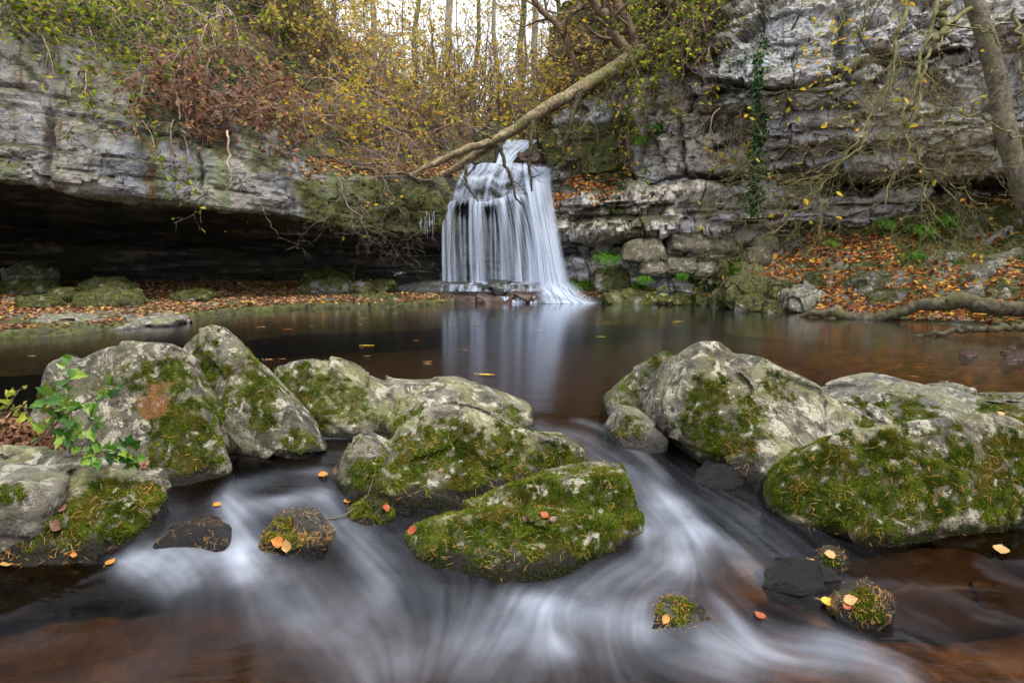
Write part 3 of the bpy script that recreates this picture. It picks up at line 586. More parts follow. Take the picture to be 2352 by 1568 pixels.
risers = np.maximum(ss(0.9, 0.6, NS[..., 2]).ravel() * ss(-0.1, 0.2, fbm(X, 1.2, 3, 70)), ss(.19, .15, X[:, 2] + .03 * fbm(X, 1.5, 3, 71)) * .9)
tag(obj("rock_ledge", mesh_np("rock_ledge", X, gridfaces(420, 240), M['bank_rock'], True, dict(moss=risers, joint=np.zeros(len(X))))), "flat stepped rock shelf scattered with brown leaves", "ledge", kind='structure')

# right bank
edgeR = [(1300, 694), (1380, 694), (1450, 695), (1560, 697), (1640, 701), (1700, 710), (1850, 719), (2000, 733), (2110, 742), (2352, 756), (3200, 840)]
prof = {1300: [(684, 15.5), (668, 15.8), (640, 16.2)], 1380: [(682, 15.2), (665, 15.5), (630, 16.2)], 1450: [(680, 15.0), (655, 15.4), (600, 16.2)], 1560: [(682, 14.8), (652, 15.2), (600, 15.8)],
        1640: [(685, 14.4), (645, 14.9), (590, 15.6)], 1700: [(680, 13.6), (635, 14.3), (570, 15.3)], 1850: [(668, 13.2), (600, 14.0), (530, 14.9)],
        2000: [(685, 12.6), (590, 13.5), (500, 14.6)], 2110: [(690, 12.2), (570, 13.1), (470, 14.3)], 2352: [(702, 11.2), (560, 12.1), (440, 13.6)], 3200: [(740, 8.4), (560, 9.2), (400, 10.6)]}
rows = []
for px, py in edgeR:
    e = W(px, py, 0.0); Y = e[1]
    rows.append([np.array([e[0] * (Y - .8) / Y, Y - .8, -0.45]), e + [0, 0, -0.03]] + [P(px, a, b) for a, b in prof[px]])
Gd = loft(rows, 340, 200, 2); X = Gd.reshape(-1, 3); N = gridnormals(Gd); N *= np.sign(N[..., 2].mean())
amp = ss(-0.05, 0.3, X[:, 2])
d = (0.16 * fbm(X, 0.9, 4, 91) + 0.07 * fbm(X, 3.2, 3, 92)) * amp + 0.01 * fbm(X, 9, 3, 93)
GB = Gd + N * d.reshape(340, 200, 1); NB = gridnormals(GB); NB *= np.sign(NB[..., 2].mean())
X = GB.reshape(-1, 3); bkx, bky, _ = proj(X)
bmoss = np.clip(ss(-0.15, 0.35, fbm(X, 0.8, 4, 95)) + ss(590, 520, bky) * 0.6, 0, 1)
tag(obj("bank", mesh_np("bank", X, gridfaces(340, 200), M['bank_rock'], True, dict(moss=bmoss, joint=np.zeros(len(X))))), "steep bank of moss and russet leaves under the cliff", "bank", kind='structure')

# riverbed under the water, out past the frame on every side
xs = np.concatenate([np.linspace(-60, -9, 18)[:-1], np.linspace(-9, 9, 220), np.linspace(9, 60, 18)[1:]]); ys = np.concatenate([np.linspace(-40, 0.5, 20)[:-1], np.linspace(0.5, 18.0, 230)])
XX, YY = np.meshgrid(xs, ys, indexing='ij'); Q = np.stack([XX, YY, 0 * XX], -1).reshape(-1, 3)
bz = -0.75 + 0.34 * ss(3.0, 6.0, Q[:, 0]) + 0.12 * fbm(Q, 0.6, 4, 55) + 0.05 * fbm(Q, 2.5, 4, 56) - 0.25 * ss(5.2, 7, Q[:, 1]) * ss(4, 1, Q[:, 0])
bz = np.where(Q[:, 1] < 4.6, bz + 0.05 + 0.09 * ss(0.9, 1.6, Q[:, 0]) + 0.06 * fbm(Q, 4, 3, 57), bz)
bz += ss(6, 20, np.abs(Q[:, 0])) * 11 * ss(12, 3, Q[:, 1]) + ss(-3, -22, Q[:, 1]) * 6  # unseen slopes beside and behind the camera, raised to block low sky light
bz = np.minimum(bz + ss(16.2, 17.4, Q[:, 1]) * 1.2, np.where(np.abs(Q[:, 0]) < 8, .25, 99))
Q[:, 2] = bz
shal = np.maximum(ss(1.5, 4.5, Q[:, 0] - .25 * (Q[:, 1] - 5)), ss(.6, 1.6, Q[:, 0] - .35 * (Q[:, 1] - 2.5)) * (Q[:, 1] < 5)) + .2 * ss(-.2, -1.2, Q[:, 0]) * (Q[:, 1] < 3.2)
tag(obj("riverbed", mesh_np("riverbed", Q, gridfaces(len(xs), len(ys)), M['bed'], True, dict(shallow=np.clip(shal * (.75 + .5 * fbm(Q, .9, 3, 58)), 0, 1)))), kind='structure')

# woodland ground beyond the falls, one sheet to the horizon
xs = np.concatenate([-np.geomspace(400, 26, 14), np.linspace(-24, 24, 120), np.geomspace(26, 400, 14)]); ys = np.concatenate([np.linspace(17.6, 60, 120), np.geomspace(62, 900, 30)])
XX, YY = np.meshgrid(xs, ys, indexing='ij'); Q = np.stack([XX, YY, 0 * XX], -1).reshape(-1, 3)
def gz(x, y):
    xc = 0.3 - 0.015 * (y - 18)
    a = np.abs(x - xc); s = np.where(x < xc, 0.36, 0.55)
    side = np.minimum(np.maximum(a - 1.1, 0) * s, 9 + 0.02 * a)
    return 3.65 + np.minimum(0.20 * (y - 17.6), 8.5 + 0.004 * (y - 60)) + side * ss(16.5, 20, y)
Q[:, 2] = gz(Q[:, 0], Q[:, 1]) + 0.35 * fbm(Q, 0.25, 4, 15) * ss(18, 22, Q[:, 1]) - 0.25
tag(obj("ground", mesh_np("ground", Q, gridfaces(len(xs), len(ys)), M['wood_floor'])), kind='structure')

# pool water and stream water -----------------------------------------------------
YS = 4.95
xs = np.linspace(-16, 16, 130); ys = np.linspace(YS, 17.0, 90); XX, YY = np.meshgrid(xs, ys, indexing='ij')
Q = np.stack([XX, YY, 0 * XX], -1).reshape(-1, 3)
e0 = W(1330, 692, 0)
dd = np.hypot((Q[:, 0] - e0[0] + 0.2) / 1.0, (Q[:, 1] - e0[1]) / 0.3)
tag(obj("pool_water", mesh_np("pool_water", Q, gridfaces(130, 90), M['water'], True, dict(foam=0.8 * np.exp(-dd ** 2)))), kind='structure')

HP = [(1300,930,0),(900,930,0),(1250,970,-.01),(1350,990,-.02),(1450,1040,-.07),(1550,1090,-.13),(1600,1150,-.2),(1550,1200,-.26),(1500,1300,-.32),(1700,1150,-.2),(1750,1200,-.25),(1800,1250,-.3),(1900,1330,-.35),(2100,1300,-.33),(2352,1250,-.3),(2352,1400,-.36),(2000,1450,-.4),(1560,1365,-.33),(1560,1470,-.44),(1300,1400,-.38),(1300,1550,-.46),(1800,1550,-.46),(2300,1560,-.44),(2700,1300,-.33),(2700,1000,0),(2300,990,0),(2000,985,0),
 (560,1060,-.05),(650,1030,-.04),(450,1110,-.1),(600,1110,-.1),(700,1090,-.08),(760,1130,-.13),(650,1150,-.16),(540,1160,-.18),(560,1230,-.28),(450,1250,-.28),(400,1180,-.2),(330,1290,-.34),(550,1290,-.36),(750,1230,-.27),(850,1220,-.26),(800,1300,-.35),(1000,1300,-.36),(900,1190,-.24),(1050,1170,-.22),(100,1310,-.35),(0,1330,-.35),(300,1400,-.4),(800,1450,-.43),(300,1560,-.46),(1000,1560,-.47),(-200,1350,-.36),(-600,1200,-.3),(0,1000,-.02),(300,1000,0),(700,960,0),(-600,900,0)]
HPW = np.array([W(*q) for q in HP])
def hz(x, y):
    x = np.asarray(x, float); y = np.asarray(y, float)
    wsum = 1e-9; zs = 0
    for q in HPW:
        k = np.exp(-((x - q[0]) ** 2 + (y - q[1]) ** 2) / (2 * 0.16 ** 2)) + 1e-5 / ((x - q[0]) ** 2 + (y - q[1]) ** 2 + 0.05); wsum = wsum + k; zs = zs + k * q[2]
    z = zs / wsum
    return z * ss(YS, YS - 0.35, y)
def SW(px, py):
    z = -0.2
    for _ in range(8):
        q = W(px, py, z); z = 0.5 * z + 0.5 * float(hz(q[0], q[1]))
    return W(px, py, z)
sx0, sx1, sy0, sy1, sr = -4.2, 4.6, 1.2, YS, 0.0085
nx_, ny_ = int((sx1 - sx0) / sr), int((sy1 - sy0) / sr) + 1
xs = np.linspace(sx0, sx1, nx_); ys = np.linspace(sy0, sy1, ny_); XX, YY = np.meshgrid(xs, ys, indexing='ij')
CO = 3; cxs = np.linspace(sx0, sx1, nx_ // CO); cys = np.linspace(sy0, sy1, ny_ // CO); CX_, CY_ = np.meshgrid(cxs, cys, indexing='ij')
def up(A):
    a = np.linspace(0, A.shape[0] - 1, nx_); b = np.linspace(0, A.shape[1] - 1, ny_); i = np.minimum(a.astype(int), A.shape[0] - 2); j = np.minimum(b.astype(int), A.shape[1] - 2); f = (a - i)[:, None]; h = (b - j)[None]
    B = A[i] * (1 - f) + A[i + 1] * f
    return B[:, j] * (1 - h) + B[:, j + 1] * h
ZZ = up(hz(CX_, CY_))
STROKES = [
 ([(1240,985),(1330,1000),(1400,1050),(1470,1110),(1520,1170)],45,.36),([(1300,1010),(1380,1070),(1460,1150),(1500,1230)],40,.30),([(1330,968),(1400,990),(1480,1050),(1520,1090)],22,.45),
 ([(1510,1150),(1560,1165),(1590,1215),(1565,1290)],40,.8),([(1480,1215),(1560,1228),(1650,1240),(1720,1300)],38,.7),([(1600,1250),(1500,1310),(1380,1350),(1250,1390)],65,.45),
 ([(1180,1375),(1280,1395),(1400,1430),(1520,1460)],38,.65),([(1220,1430),(1000,1480),(850,1530)],75,.42),([(1640,1490),(1800,1500),(1950,1490),(2060,1545)],60,.8),
 ([(1270,1488),(1310,1492)],26,.85),([(1430,1412),(1490,1372),(1570,1356),(1650,1375),(1695,1430)],12,.5),([(540,1120),(640,1098),(740,1082)],24,.42),
 ([(560,1168),(650,1155),(740,1140)],22,.8),([(515,1150),(542,1210),(545,1260),(565,1320)],30,.85),([(530,1270),(580,1285)],42,.62),([(545,1280),(600,1320),(660,1390),(780,1440)],75,.5),
 ([(300,1290),(360,1298),(430,1335)],42,.9),([(330,1295),(460,1282)],34,.6),([(755,1180),(820,1230),(850,1280),(880,1340)],45,.55),([(0,1282),(100,1286),(290,1288)],6,1.0),
 ([(500,1350),(400,1450),(300,1560)],110,.16),([(900,1350),(1050,1420),(1180,1540)],110,.18),([(1500,1330),(1200,1470),(1000,1560)],90,.27),([(1400,1510),(1700,1540)],50,.3),([(600,1350),(750,1480),(850,1560)],100,.14),
 ([(1650,1160),(1760,1210),(1840,1290)],60,.18),([(2060,1460),(2110,1470)],7,.6),([(2240,1420),(2300,1435)],7,.5),([(2080,1405),(2170,1440)],6,.5),([(2050,1500),(2100,1498)],6,.6),([(1900,1335),(2150,1345),(2300,1355)],9,.4),([(1700,1060),(1740,1098)],8,.7),([(2080,1000),(2300,1003)],4,.5),
 ([(730,1006),(830,1008)],5,.8),([(500,1050),(600,1056)],4,.5),([(350,1180),(450,1260)],60,.22),([(1470,1400),(1450,1450)],20,.5),([(1660,1400),(1720,1470)],30,.4)]
foam = np.zeros_like(CX_); FX = np.full_like(CX_, 0.02); FY = np.full_like(CX_, -0.05); FWt = np.full_like(CX_, 0.1)
for pts, wpx, s in STROKES:
    Q = np.array([SW(*p) for p in pts]); Qs = smoothline(Q, 24); wid = wpx * np.mean(Q[:, 1]) / F / 1.02; broad = wpx > 15
    T = np.gradient(Qs[:, :2], axis=0); T /= np.linalg.norm(T, axis=1, keepdims=True); best = np.zeros_like(CX_)
    T *= np.where(T[:, 1:2] > 0.75, -1, 1)
    ex = np.where(np.array(1.0), 1.6, 1.6)
    for (x, y, _), (tx, ty) in zip(Qs, T):
        d2 = ((CX_ - x) ** 2 + ((CY_ - y) / (1.5 if broad else 0.8)) ** 2) / (wid ** 2)
        g_ = np.exp(-d2); best = np.maximum(best, g_)
        k = np.exp(-d2 / 6) * (1.0 if broad else 0.2); FX += k * tx; FY += k * ty; FWt += k
    foam = 1 - (1 - foam) * (1 - np.clip(best * s * 0.85, 0, 0.99))
FX = up(FX / FWt); FY = up(FY / FWt); foam = up(foam)
nrm = np.hypot(FX, FY) + 1e-6; FX /= nrm; FY /= nrm
r = rs(5); base = r.rand(nx_, ny_); base2 = blur(blur(r.rand(nx_, ny_), 4, 0), 4, 1); base2 = (base2 - base2.mean()) / base2.std() * 0.3 + 0.5
def lic(img, Ls, step=1.0):
    acc = img.copy(); cnt = 1
    I0, J0 = np.meshgrid(np.arange(nx_), np.arange(ny_), indexing='ij')
    for sgn in (1, -1):
        a, b = I0.astype(np.float32), J0.astype(np.float32)
        for _ in range(Ls):
            ia = np.clip(a.astype(int), 0, nx_ - 1); ib = np.clip(b.astype(int), 0, ny_ - 1)
            a = a + sgn * step * FX[ia, ib]; b = b + sgn * step * FY[ia, ib]
            ia = np.clip(a.astype(int), 0, nx_ - 1); ib = np.clip(b.astype(int), 0, ny_ - 1)
            acc = acc + img[ia, ib]; cnt += 1
    return acc / cnt
s1 = lic(blur(blur(base, 3, 0), 3, 1), 30); s1 = (s1 - s1.mean()) / s1.std()
s2 = lic(base2, 34, 1.5); s2 = (s2 - s2.mean()) / s2.std()
fm = lic(foam, 6, 1.2)
streak = 1 + 0.11 * s1 + 0.025 * s2
bigv = fbm(np.stack([XX, YY, 0 * XX], -1), 1.1, 2, 31)
veil = 0.022 * ss(4.6, 3.6, YY) * np.clip(1 + 0.35 * s2 + 0.15 * s1 + 0.7 * bigv, 0, 2) * ss(2.0, 0.9, XX - 0.25 * (YY - 2.5)) * ss(-1.3, -.3, XX + .3 * (YY - 2.5))
FO = np.clip((0.46 * fm ** 1.75) * streak * (1 + .5 * fbm(np.stack([XX, YY, 0 * XX], -1), 4.0, 3, 32)) + veil, 0, 0.82) * ss(sy1, sy1 - 0.25, YY)
ZS = ZZ + (0.0004 * s2 + 0.012 * fm + 0.008 * bigv) * ss(sy1, sy1 - 0.3, YY)
for px, py, rr, hh in [(1565, 1410, 0.16, 0.03), (430, 1225, 0.22, 0.02)]:
    q = SW(px, py); ZS += hh * np.exp(-((XX - q[0]) ** 2 + (YY - q[1]) ** 2) / rr ** 2)
tag(obj("stream_water", mesh_np("stream_water", np.stack([XX, YY, ZS], -1).reshape(-1, 3), gridfaces(nx_, ny_), M['water'], True, dict(foam=FO.ravel()))), kind='structure')

# waterfall -----------------------------------------------------------------------
fall = thing("waterfall", "white veiled waterfall dropping over black rock steps into the dark pool", "waterfall")
def sheet(name, left, right, nu, nv, dens, seed, freq=60, bulge=0.0, label=None, rip=0.02, wob=None):
    A = smoothline([P(*q) for q in left], nv); B = smoothline([P(*q) for q in right], nv)
    u = np.linspace(0, 1, nu)[:, None, None]; Gd = A[None] * (1 - u) + B[None] * u
    uu, vv = np.meshgrid(np.linspace(0, 1, nu), np.linspace(0, 1, nv), indexing='ij')
    q = np.stack([uu * freq, vv * 1.3, 0 * uu], -1)
    s = fbm(q, 1.0, 4, seed, 0.6); s2 = fbm(q, 0.25, 2, seed + 3)
    Gd[..., 1] -= bulge * np.sin(np.pi * uu) + rip * s * ss(0, 0.1, vv) + rip * 2 * s2
    if name in ('step_veil', 'main_chute'):
        px, py, _ = proj(Gd); Gd[..., 2] += .05 * fbm(np.stack([px * .04, 0 * px, 0 * px], -1), 1, 3, 6) * ss(.3, 0, vv)
    if wob is not None:
        px, py, _ = proj(Gd); Gd[..., 2] += .16 * fbm(np.stack([px * .022, 0 * px, 0 * px], -1), 1, 3, 2) * (ss(.55, 1, vv) if wob else ss(.25, 0, vv))
    px, py, _ = proj(Gd)
    a = np.clip(dens(px, py, uu, vv, s, s2), 0, 0.97)
    o = obj(name, mesh_np(name, Gd.reshape(-1, 3), gridfaces(nu, nv), M['fall'], True, dict(foam=a)), fall)
    if label: o["label"] = label
    return o
def gs(x, c, w_): return np.exp(-((x - c) / w_) ** 2)
edge = lambda uu, w_=0.06: ss(0, w_, uu) * ss(1, 1 - w_, uu)
sheet("upper_cascade", [(1163,318,18.0),(1150,338,17.5),(1142,356,17.0),(1136,377,16.5)], [(1240,320,18.0),(1218,340,17.5),(1190,358,17.0),(1176,377,16.5)], 90, 60,
      lambda px, py, u, v, s, s2: (0.85 + 0.35 * s + 0.3 * s2) * edge(u, .12) * ss(0, .08, v), 3, 14, 0, None, 0.05)
def d_tier(px, py, u, v, s, s2):
    py = py + 7 * np.sin(px * .045 + 2) + 4 * np.sin(px * .13); a = 0.46 + 0.40 * s + 0.25 * s2 + 0.35 * gs(py, 413, 5) + 0.35 * gs(py, 434, 6) + 0.2 * gs(py, 378, 4)
    a -= 0.75 * gs(px, 1140, 15) * gs(py, 442, 14) + 0.6 * gs(px, 1105, 13) * gs(py, 440, 11) + .5 * gs(px, 1062, 20) * gs(py, 412, 9) + .55 * gs(px, 1172, 16) * gs(py, 424, 8)
    return a * edge(u, .05) * ss(0, .05, v)
sheet("step_veil", [(1073,373,16.45),(1064,390,16.2),(1046,404,16.15),(1034,430,15.9),(1030,458,15.8)], [(1218,373,16.45),(1218,392,16.2),(1216,412,16.05),(1212,436,15.95),(1208,458,15.8)], 240, 130, d_tier, 5, 20, 0, None, .015, 1)
def d_low(px, py, u, v, s, s2):
    x = px - (py - 455) * 0.02
    c = .55 * gs(x, 1016, 4) + .55 * gs(x, 1030, 7) + .35 * gs(x, 1042, 4) + .30 * gs(x, 1056, 3) + .25 * gs(x, 1066, 3) + .8 * gs(x, 1097, 13) + .3 * gs(x, 1078, 4) + .25 * gs(x, 1126, 3) + .3 * gs(x, 1136, 2.5) + .75 * gs(x, 1155, 9) + .7 * gs(x, 1188, 9) + .3 * gs(x, 1172, 4) + .9 * ss(1196, 1222, x)
    a = c * (0.85 + 0.32 * s + .3 * s2) + .07 + .16 * s
    a = a + (0.45 + .3 * s) * ss(.12, .0, v) + .5 * ss(.93, 1, v)
    a -= .5 * gs(px, 1064, 12) * gs(py, 480, 18) + .35 * gs(px, 1122, 9) * gs(py, 482, 16)
    return a * ss(0, .02, u) * ss(1, .95, u)
sheet("curtain", [(1030,455,15.82),(1019,480,15.68),(1013,520,15.6),(1012,590,15.55),(1014,657,15.5)], [(1210,455,15.82),(1226,480,15.65),(1240,520,15.55),(1252,590,15.45),(1258,657,15.4)], 420, 110, d_low, 8, 46, 0, None, .012, 0)
def d_right(px, py, u, v, s, s2):
    a = 0.74 + 0.30 * s + .2 * s2 - .35 * ss(.75, 1, u) * ss(.5, .1, v)
    a = a * ss(0, .10 + .1 * v, u) * ss(1, .90 - .35 * v, u) * ss(0, .03, v)
    return a
sheet("main_chute", [(1196,375,16.4),(1202,420,15.85),(1214,480,15.5),(1226,560,15.3),(1232,675,15.15)], [(1268,379,16.3),(1270,430,16.0),(1281,500,15.75),(1300,590,15.45),(1328,682,15.15)], 240, 130, d_right, 13, 16, 0.08, None, .02)
def d_splash(px, py, u, v, s, s2):
    return (0.95 + .3 * s2) * ss(0, .35, u) * ss(1, .55, u) * ss(0, .45, v)
sheet("splash", [(1225,640,15.15),(1222,668,15.0),(1218,696,14.92)], [(1325,640,15.2),(1352,676,15.0),(1395,697,14.9)], 90, 40, d_splash, 17, 8, 0.1, None, .05)
sheet("ledge_spill", [(1000,650,15.5),(996,654,15.1),(992,669,15.0)], [(1250,648,15.5),(1252,653,15.1),(1252,670,15.0)], 260, 30,
      lambda px, py, u, v, s, s2: (0.75 * ss(.8, .2, v) * (1 + .4 * s2) + (.22 + .5 * s + .3 * s2) * ss(.5, .8, v)) * edge(u, .16), 21, 30, 0, None, .01)
def d_drip(px, py, u, v, s, s2):
    z = gs(px, 990, 16) + gs(px, 1083, 8) + ss(1140, 1155, px) * ss(1236, 1228, px)
    return z * (.55 + 1.1 * s) * ss(0.0, .3, v)
sheet("drip_fringe", [(972,680,15.0),(971,696,14.93)], [(1240,678,15.0),(1242,696,14.93)], 300, 16, d_drip, 25, 90, 0, None, .01)
# ================================================================ BOULDERS
class Rock: pass
ROCKS = {}
def lobe(ridge, base, Yr, zb, thick, mid=()):
    R = [P(q[0], q[1], q[2] if len(q) > 2 else Yr) for q in ridge]; B = [W(px, py, zb) for px, py in base]
    zr = max(p[2] for p in R); h = zr - zb
    pts = R + B + [b + np.array([0, 0.06, -0.30]) for b in B] + [p + np.array([0, thick, -0.30 * h]) for p in R] + [np.array([p[0], p[1] + thick, zb - 0.3]) for p in R]
    return np.array(pts + [P(*q) for q in mid])
def nearest(V, N, px, py, rad=14):
    x, y, dpt = proj(V); m = np.hypot(x - px, y - py)
    k = np.where(m < rad)[0]
    if len(k) == 0: k = np.argsort(m)[:6]
    i = k[np.argmin(dpt[k])]; return i
def tri_sample(r, V, Fq, n, wgt=None):
    a = np.linalg.norm(np.cross(V[Fq[:, 2]] - V[Fq[:, 0]], V[Fq[:, 3]] - V[Fq[:, 1]]), axis=1)
    if wgt is not None: a = a * wgt[Fq].mean(1)
    if a.sum() <= 0: return np.zeros((0, 3)), np.zeros(0, int)
    f = r.choice(len(Fq), n, p=a / a.sum()); u, v = r.rand(n, 1), r.rand(n, 1); q = V[Fq[f]]
    return (q[:, 0] * (1 - u) + q[:, 1] * u) * (1 - v) + (q[:, 3] * (1 - u) + q[:, 2] * u) * v, f
def tufts(r, C, N, size, blades=3, lean=0.7):
    n = len(C); C = np.repeat(C, blades, 0); N = np.repeat(N, blades, 0); m = len(C)
    d = N + r.normal(size=(m, 3)) * lean + np.array([0, 0, -0.15]); d /= np.linalg.norm(d, axis=1, keepdims=True)
    s = np.cross(d, r.normal(size=(m, 3))); s /= np.linalg.norm(s, axis=1, keepdims=True) + 1e-9
    L = size * r.uniform(0.5, 1.4, (m, 1)); C = C + r.normal(size=(m, 3)) * size * 0.25
    V = np.stack([C - s * L * 0.22, C + s * L * 0.22, C + d * L + np.array([0, 0, -0.2]) * L], 1).reshape(-1, 3)
    return V, np.arange(m * 3).reshape(-1, 3)
def needle_mesh(r, C, N, L0):
    n = len(C); d = r.normal(size=(n, 3)); d -= (d * N).sum(1, keepdims=True) * N; d += np.array([0, 0, -0.35]); d /= np.linalg.norm(d, axis=1, keepdims=True) + 1e-9
    s = np.cross(N, d); L = L0 * r.uniform(0.6, 1.4, (n, 1)); wd = L0 * 0.026; c0 = C + N * r.uniform(0.004, 0.015, (n, 1)); kn = r.normal(size=(n, 1)) * 0.25
    a, b, c = c0 - d * L / 2, c0 + s * L * kn * 0.5 + N * L * 0.06, c0 + d * L / 2 + s * L * kn
    V = np.stack([a - s * wd, a + s * wd, b + s * wd, b - s * wd, c + s * wd * .4, c - s * wd * .4], 1).reshape(-1, 3); i = np.arange(n)[:, None] * 6
    return V, np.concatenate([i + [[0, 1, 2, 3]], i + [[3, 2, 4, 5]]])
def boulder(name, label, cat, lobes, res, seed, mat, moss=(), gen=0.0, needles=0, wl=0.0, rust=(), k=15, rough=0.05, group=None, wetband=0.07, tuft=0.007, ntuft=0, bed=0.0):
    V, Fq = rock_geo(lobes, res, seed, k, rough, bed); N = vnormals(V, Fq); r = rs(seed + 100)
    mk = np.zeros(len(V)); noise = fbm(V, 7.0, 4, seed + 31); n2 = fbm(V, 22.0, 3, seed + 32)
    for px, py, rad, s in moss:
        i = nearest(V, N, px, py); R_ = rad * V[i, 1] / F
        dd = np.linalg.norm((V - V[i]) * [1, .8, 1], axis=1) / R_
        mk = np.maximum(mk, s * ss(1.35, 0.45, dd + 0.75 * noise + .4 * n2))
    if gen: mk = np.maximum(mk, gen * ss(0.05, 0.45, noise + 0.35 * N[:, 2]))
    mk = mk * (1 - 0.85 * ss(0.0, 0.4, n2 - 0.1)) 
    ru = np.zeros(len(V))
    for px, py, rad, s in rust:
        i = nearest(V, N, px, py); R_ = rad * V[i, 1] / F
        ru = np.maximum(ru, s * ss(1.1, 0.6, np.linalg.norm(V - V[i], axis=1) / R_ + 0.5 * noise))
    wz = ss(wl + wetband, wl + wetband * 0.25, V[:, 2] + 0.05 * noise) if wetband else np.zeros(len(V))
    vis = (N[:, 1] < 0.45) | (N[:, 2] > 0.3)
    o = obj(name, mesh_np(name, V, Fq, mat, True, dict(moss=mk, rust=ru, wet=wz))); tag(o, label, cat, group)
    ROCKS[label] = (V, N)
    above = (V[:, 2] > wl - 0.03) & vis
    if ntuft:
        wm = np.where(above, np.clip(mk - 0.12, 0, 1) * (1 - ru) * (1 - wz), 0)
        if wm.sum() > 0:
            C, f = tri_sample(r, V, Fq, int(ntuft * 2.7), wm); Nf = N[Fq[f, 0]]
            tv, tf = tufts(r, C, Nf, tuft * (.45 + 1.1 * ss(-.5, .6, fbm(C, 16, 2, seed)) + .25)[:, None].repeat(3, 0)); m = obj("moss", mesh_np("moss", tv, tf, M['moss'], False), o); m["kind"] = "stuff"
        wd_ = np.where(above, wz * ss(-0.1, 0.3, noise + 0.25) * np.clip(mk.max() + gen, 0, 1), 0)
        if wd_.sum() > 0 and gen >= 0 and len(moss):
            C, f = tri_sample(r, V, Fq, ntuft // 3, wd_)
            tv, tf = tufts(r, C, N[Fq[f, 0]], tuft, 3, 0.55); m = obj("wet_moss", mesh_np("wet_moss", tv, tf, M['moss_dark'], False), o); m["kind"] = "stuff"
    if needles:
        wn_ = np.where(above, (0.15 + np.clip(mk, 0, 1)) * ss(-0.4, 0.5, N[:, 2] + 0.2) * (0.2 + ss(-0.2, 0.4, fbm(V, 5, 2, seed + 50))), 0)
        C, f = tri_sample(r, V, Fq, int(needles * (0.42 if name == 'boulder' else .8)), wn_); nv_, nf = needle_mesh(r, C, N[Fq[f, 0]], 0.034 if name == 'boulder' else .024)
        m = obj("larch_needles", mesh_np("larch_needles", nv_, nf, M['needles'], False), o); m["kind"] = "stuff"
    return o
BD = M['boulder']
boulder("boulder", "broad grey boulder with an orange-brown patch behind the ivy sprig", "boulder",
  [lobe([(62,895),(90,858),(150,838),(250,822),(330,808),(405,818),(440,852)], [(66,1030),(150,1075),(300,1100),(420,1102),(470,1100)], 4.05, -0.1, 0.45, [(60,960,3.95),(455,960,3.95)]),
   lobe([(400,850),(445,900),(455,960)], [(420,1100),(515,1098)], 3.95, -0.1, 0.3, [(490,1040,3.85)])], 120, 1, BD,
  [(400,960,75,1),(370,870,70,.7),(430,1040,60,.9),(490,1075,45,1),(100,910,30,.8),(470,1090,40,1)], 0, 130, -0.1, [(360,905,50,1),(105,965,30,.6)], rough=.045, ntuft=6000)
boulder("boulder", "tall pointed grey boulder with mossy flanks and a pale streak", "boulder",
  [lobe([(400,824),(432,790),(482,762),(507,760),(600,858,4.3),(690,985,4.22),(744,1040,4.15)], [(420,1010),(560,1040),(650,1056),(742,1052)], 4.35, -0.06, 0.4, [(520,900,4.12)])], 110, 32, BD,
  [(470,850,72,1),(440,900,50,.9),(600,890,50,1),(610,950,35,.9),(700,1025,38,.9),(560,880,25,.6)], 0, 120, -0.06, rough=.04, ntuft=5000)
boulder("boulder", "long low boulder with a mossy hump at the pool edge", "boulder",
  [lobe([(618,865),(690,828),(735,832),(800,852),(870,885)], [(625,965),(730,1002),(860,1000)], 4.75, -0.03, 0.5, [(900,930,4.6)]),
   lobe([(850,905),(990,890),(1060,908),(1170,935),(1214,952)], [(860,1000),(1000,1005),(1150,995),(1216,985)], 4.7, -0.03, 0.5)], 120, 3, BD,
  [(690,905,90,1),(650,870,40,.9),(820,920,40,.7),(930,965,60,.9),(1180,970,42,.9),(760,880,30,.6),(1000,940,30,.5)], 0, 260, -0.03, rough=.05, ntuft=6000)
boulder("boulder", "triangular boulder between the two chutes, moss down its front", "boulder",
  [lobe([(895,1010),(985,945),(1040,934),(1095,950),(1170,988),(1245,1025)], [(880,1142),(1000,1147),(1180,1120),(1250,1100)], 3.92, -0.14, 0.5, [(1060,1010,3.75)]),
   lobe([(780,1080),(795,1042),(830,1016),(868,1034)], [(780,1110),(800,1130),(890,1142)], 3.7, -0.14, 0.25),
   lobe([(1200,1022),(1290,1022),(1330,1042)], [(1240,1090),(1328,1080)], 3.95, -0.12, 0.25)], 130, 4, BD,
  [(1000,1040,80,1),(1090,1060,90,1),(1180,1050,70,1),(1280,1050,55,1),(930,1095,60,.9),(820,1070,45,1),(1020,990,45,.8),(850,1110,40,.9)], 0.15, 800, -0.14, rough=.045, ntuft=15000)
boulder("boulder", "foremost boulder in midstream, cushioned all over in bright moss", "boulder",
  [lobe([(1165,1108),(1240,1084),(1330,1072),(1428,1085)], [(1100,1235),(1450,1225)], 3.78, -0.34, 0.25, [(1098,1172,3.45),(1205,1124,3.45),(1440,1112,3.45),(1467,1150,3.42),(1462,1200,3.38)]),
   lobe([(920,1236,3.3),(1010,1188,3.36),(1100,1172,3.38),(1300,1186,3.33),(1430,1190,3.3)], [(925,1252),(1000,1286),(1150,1320),(1250,1312),(1400,1264),(1445,1235)], 3.35, -0.34, 0.2)], 140, 5, BD,
  [(1000,1220,90,1),(1120,1210,100,1),(1250,1190,110,1),(1380,1170,90,1),(1400,1110,60,1),(1230,1130,70,1),(1330,1220,80,1),(1200,1260,90,.8),(1440,1150,60,1)], 0.35, 900, -0.34, rough=.04, ntuft=30000, wetband=.11)
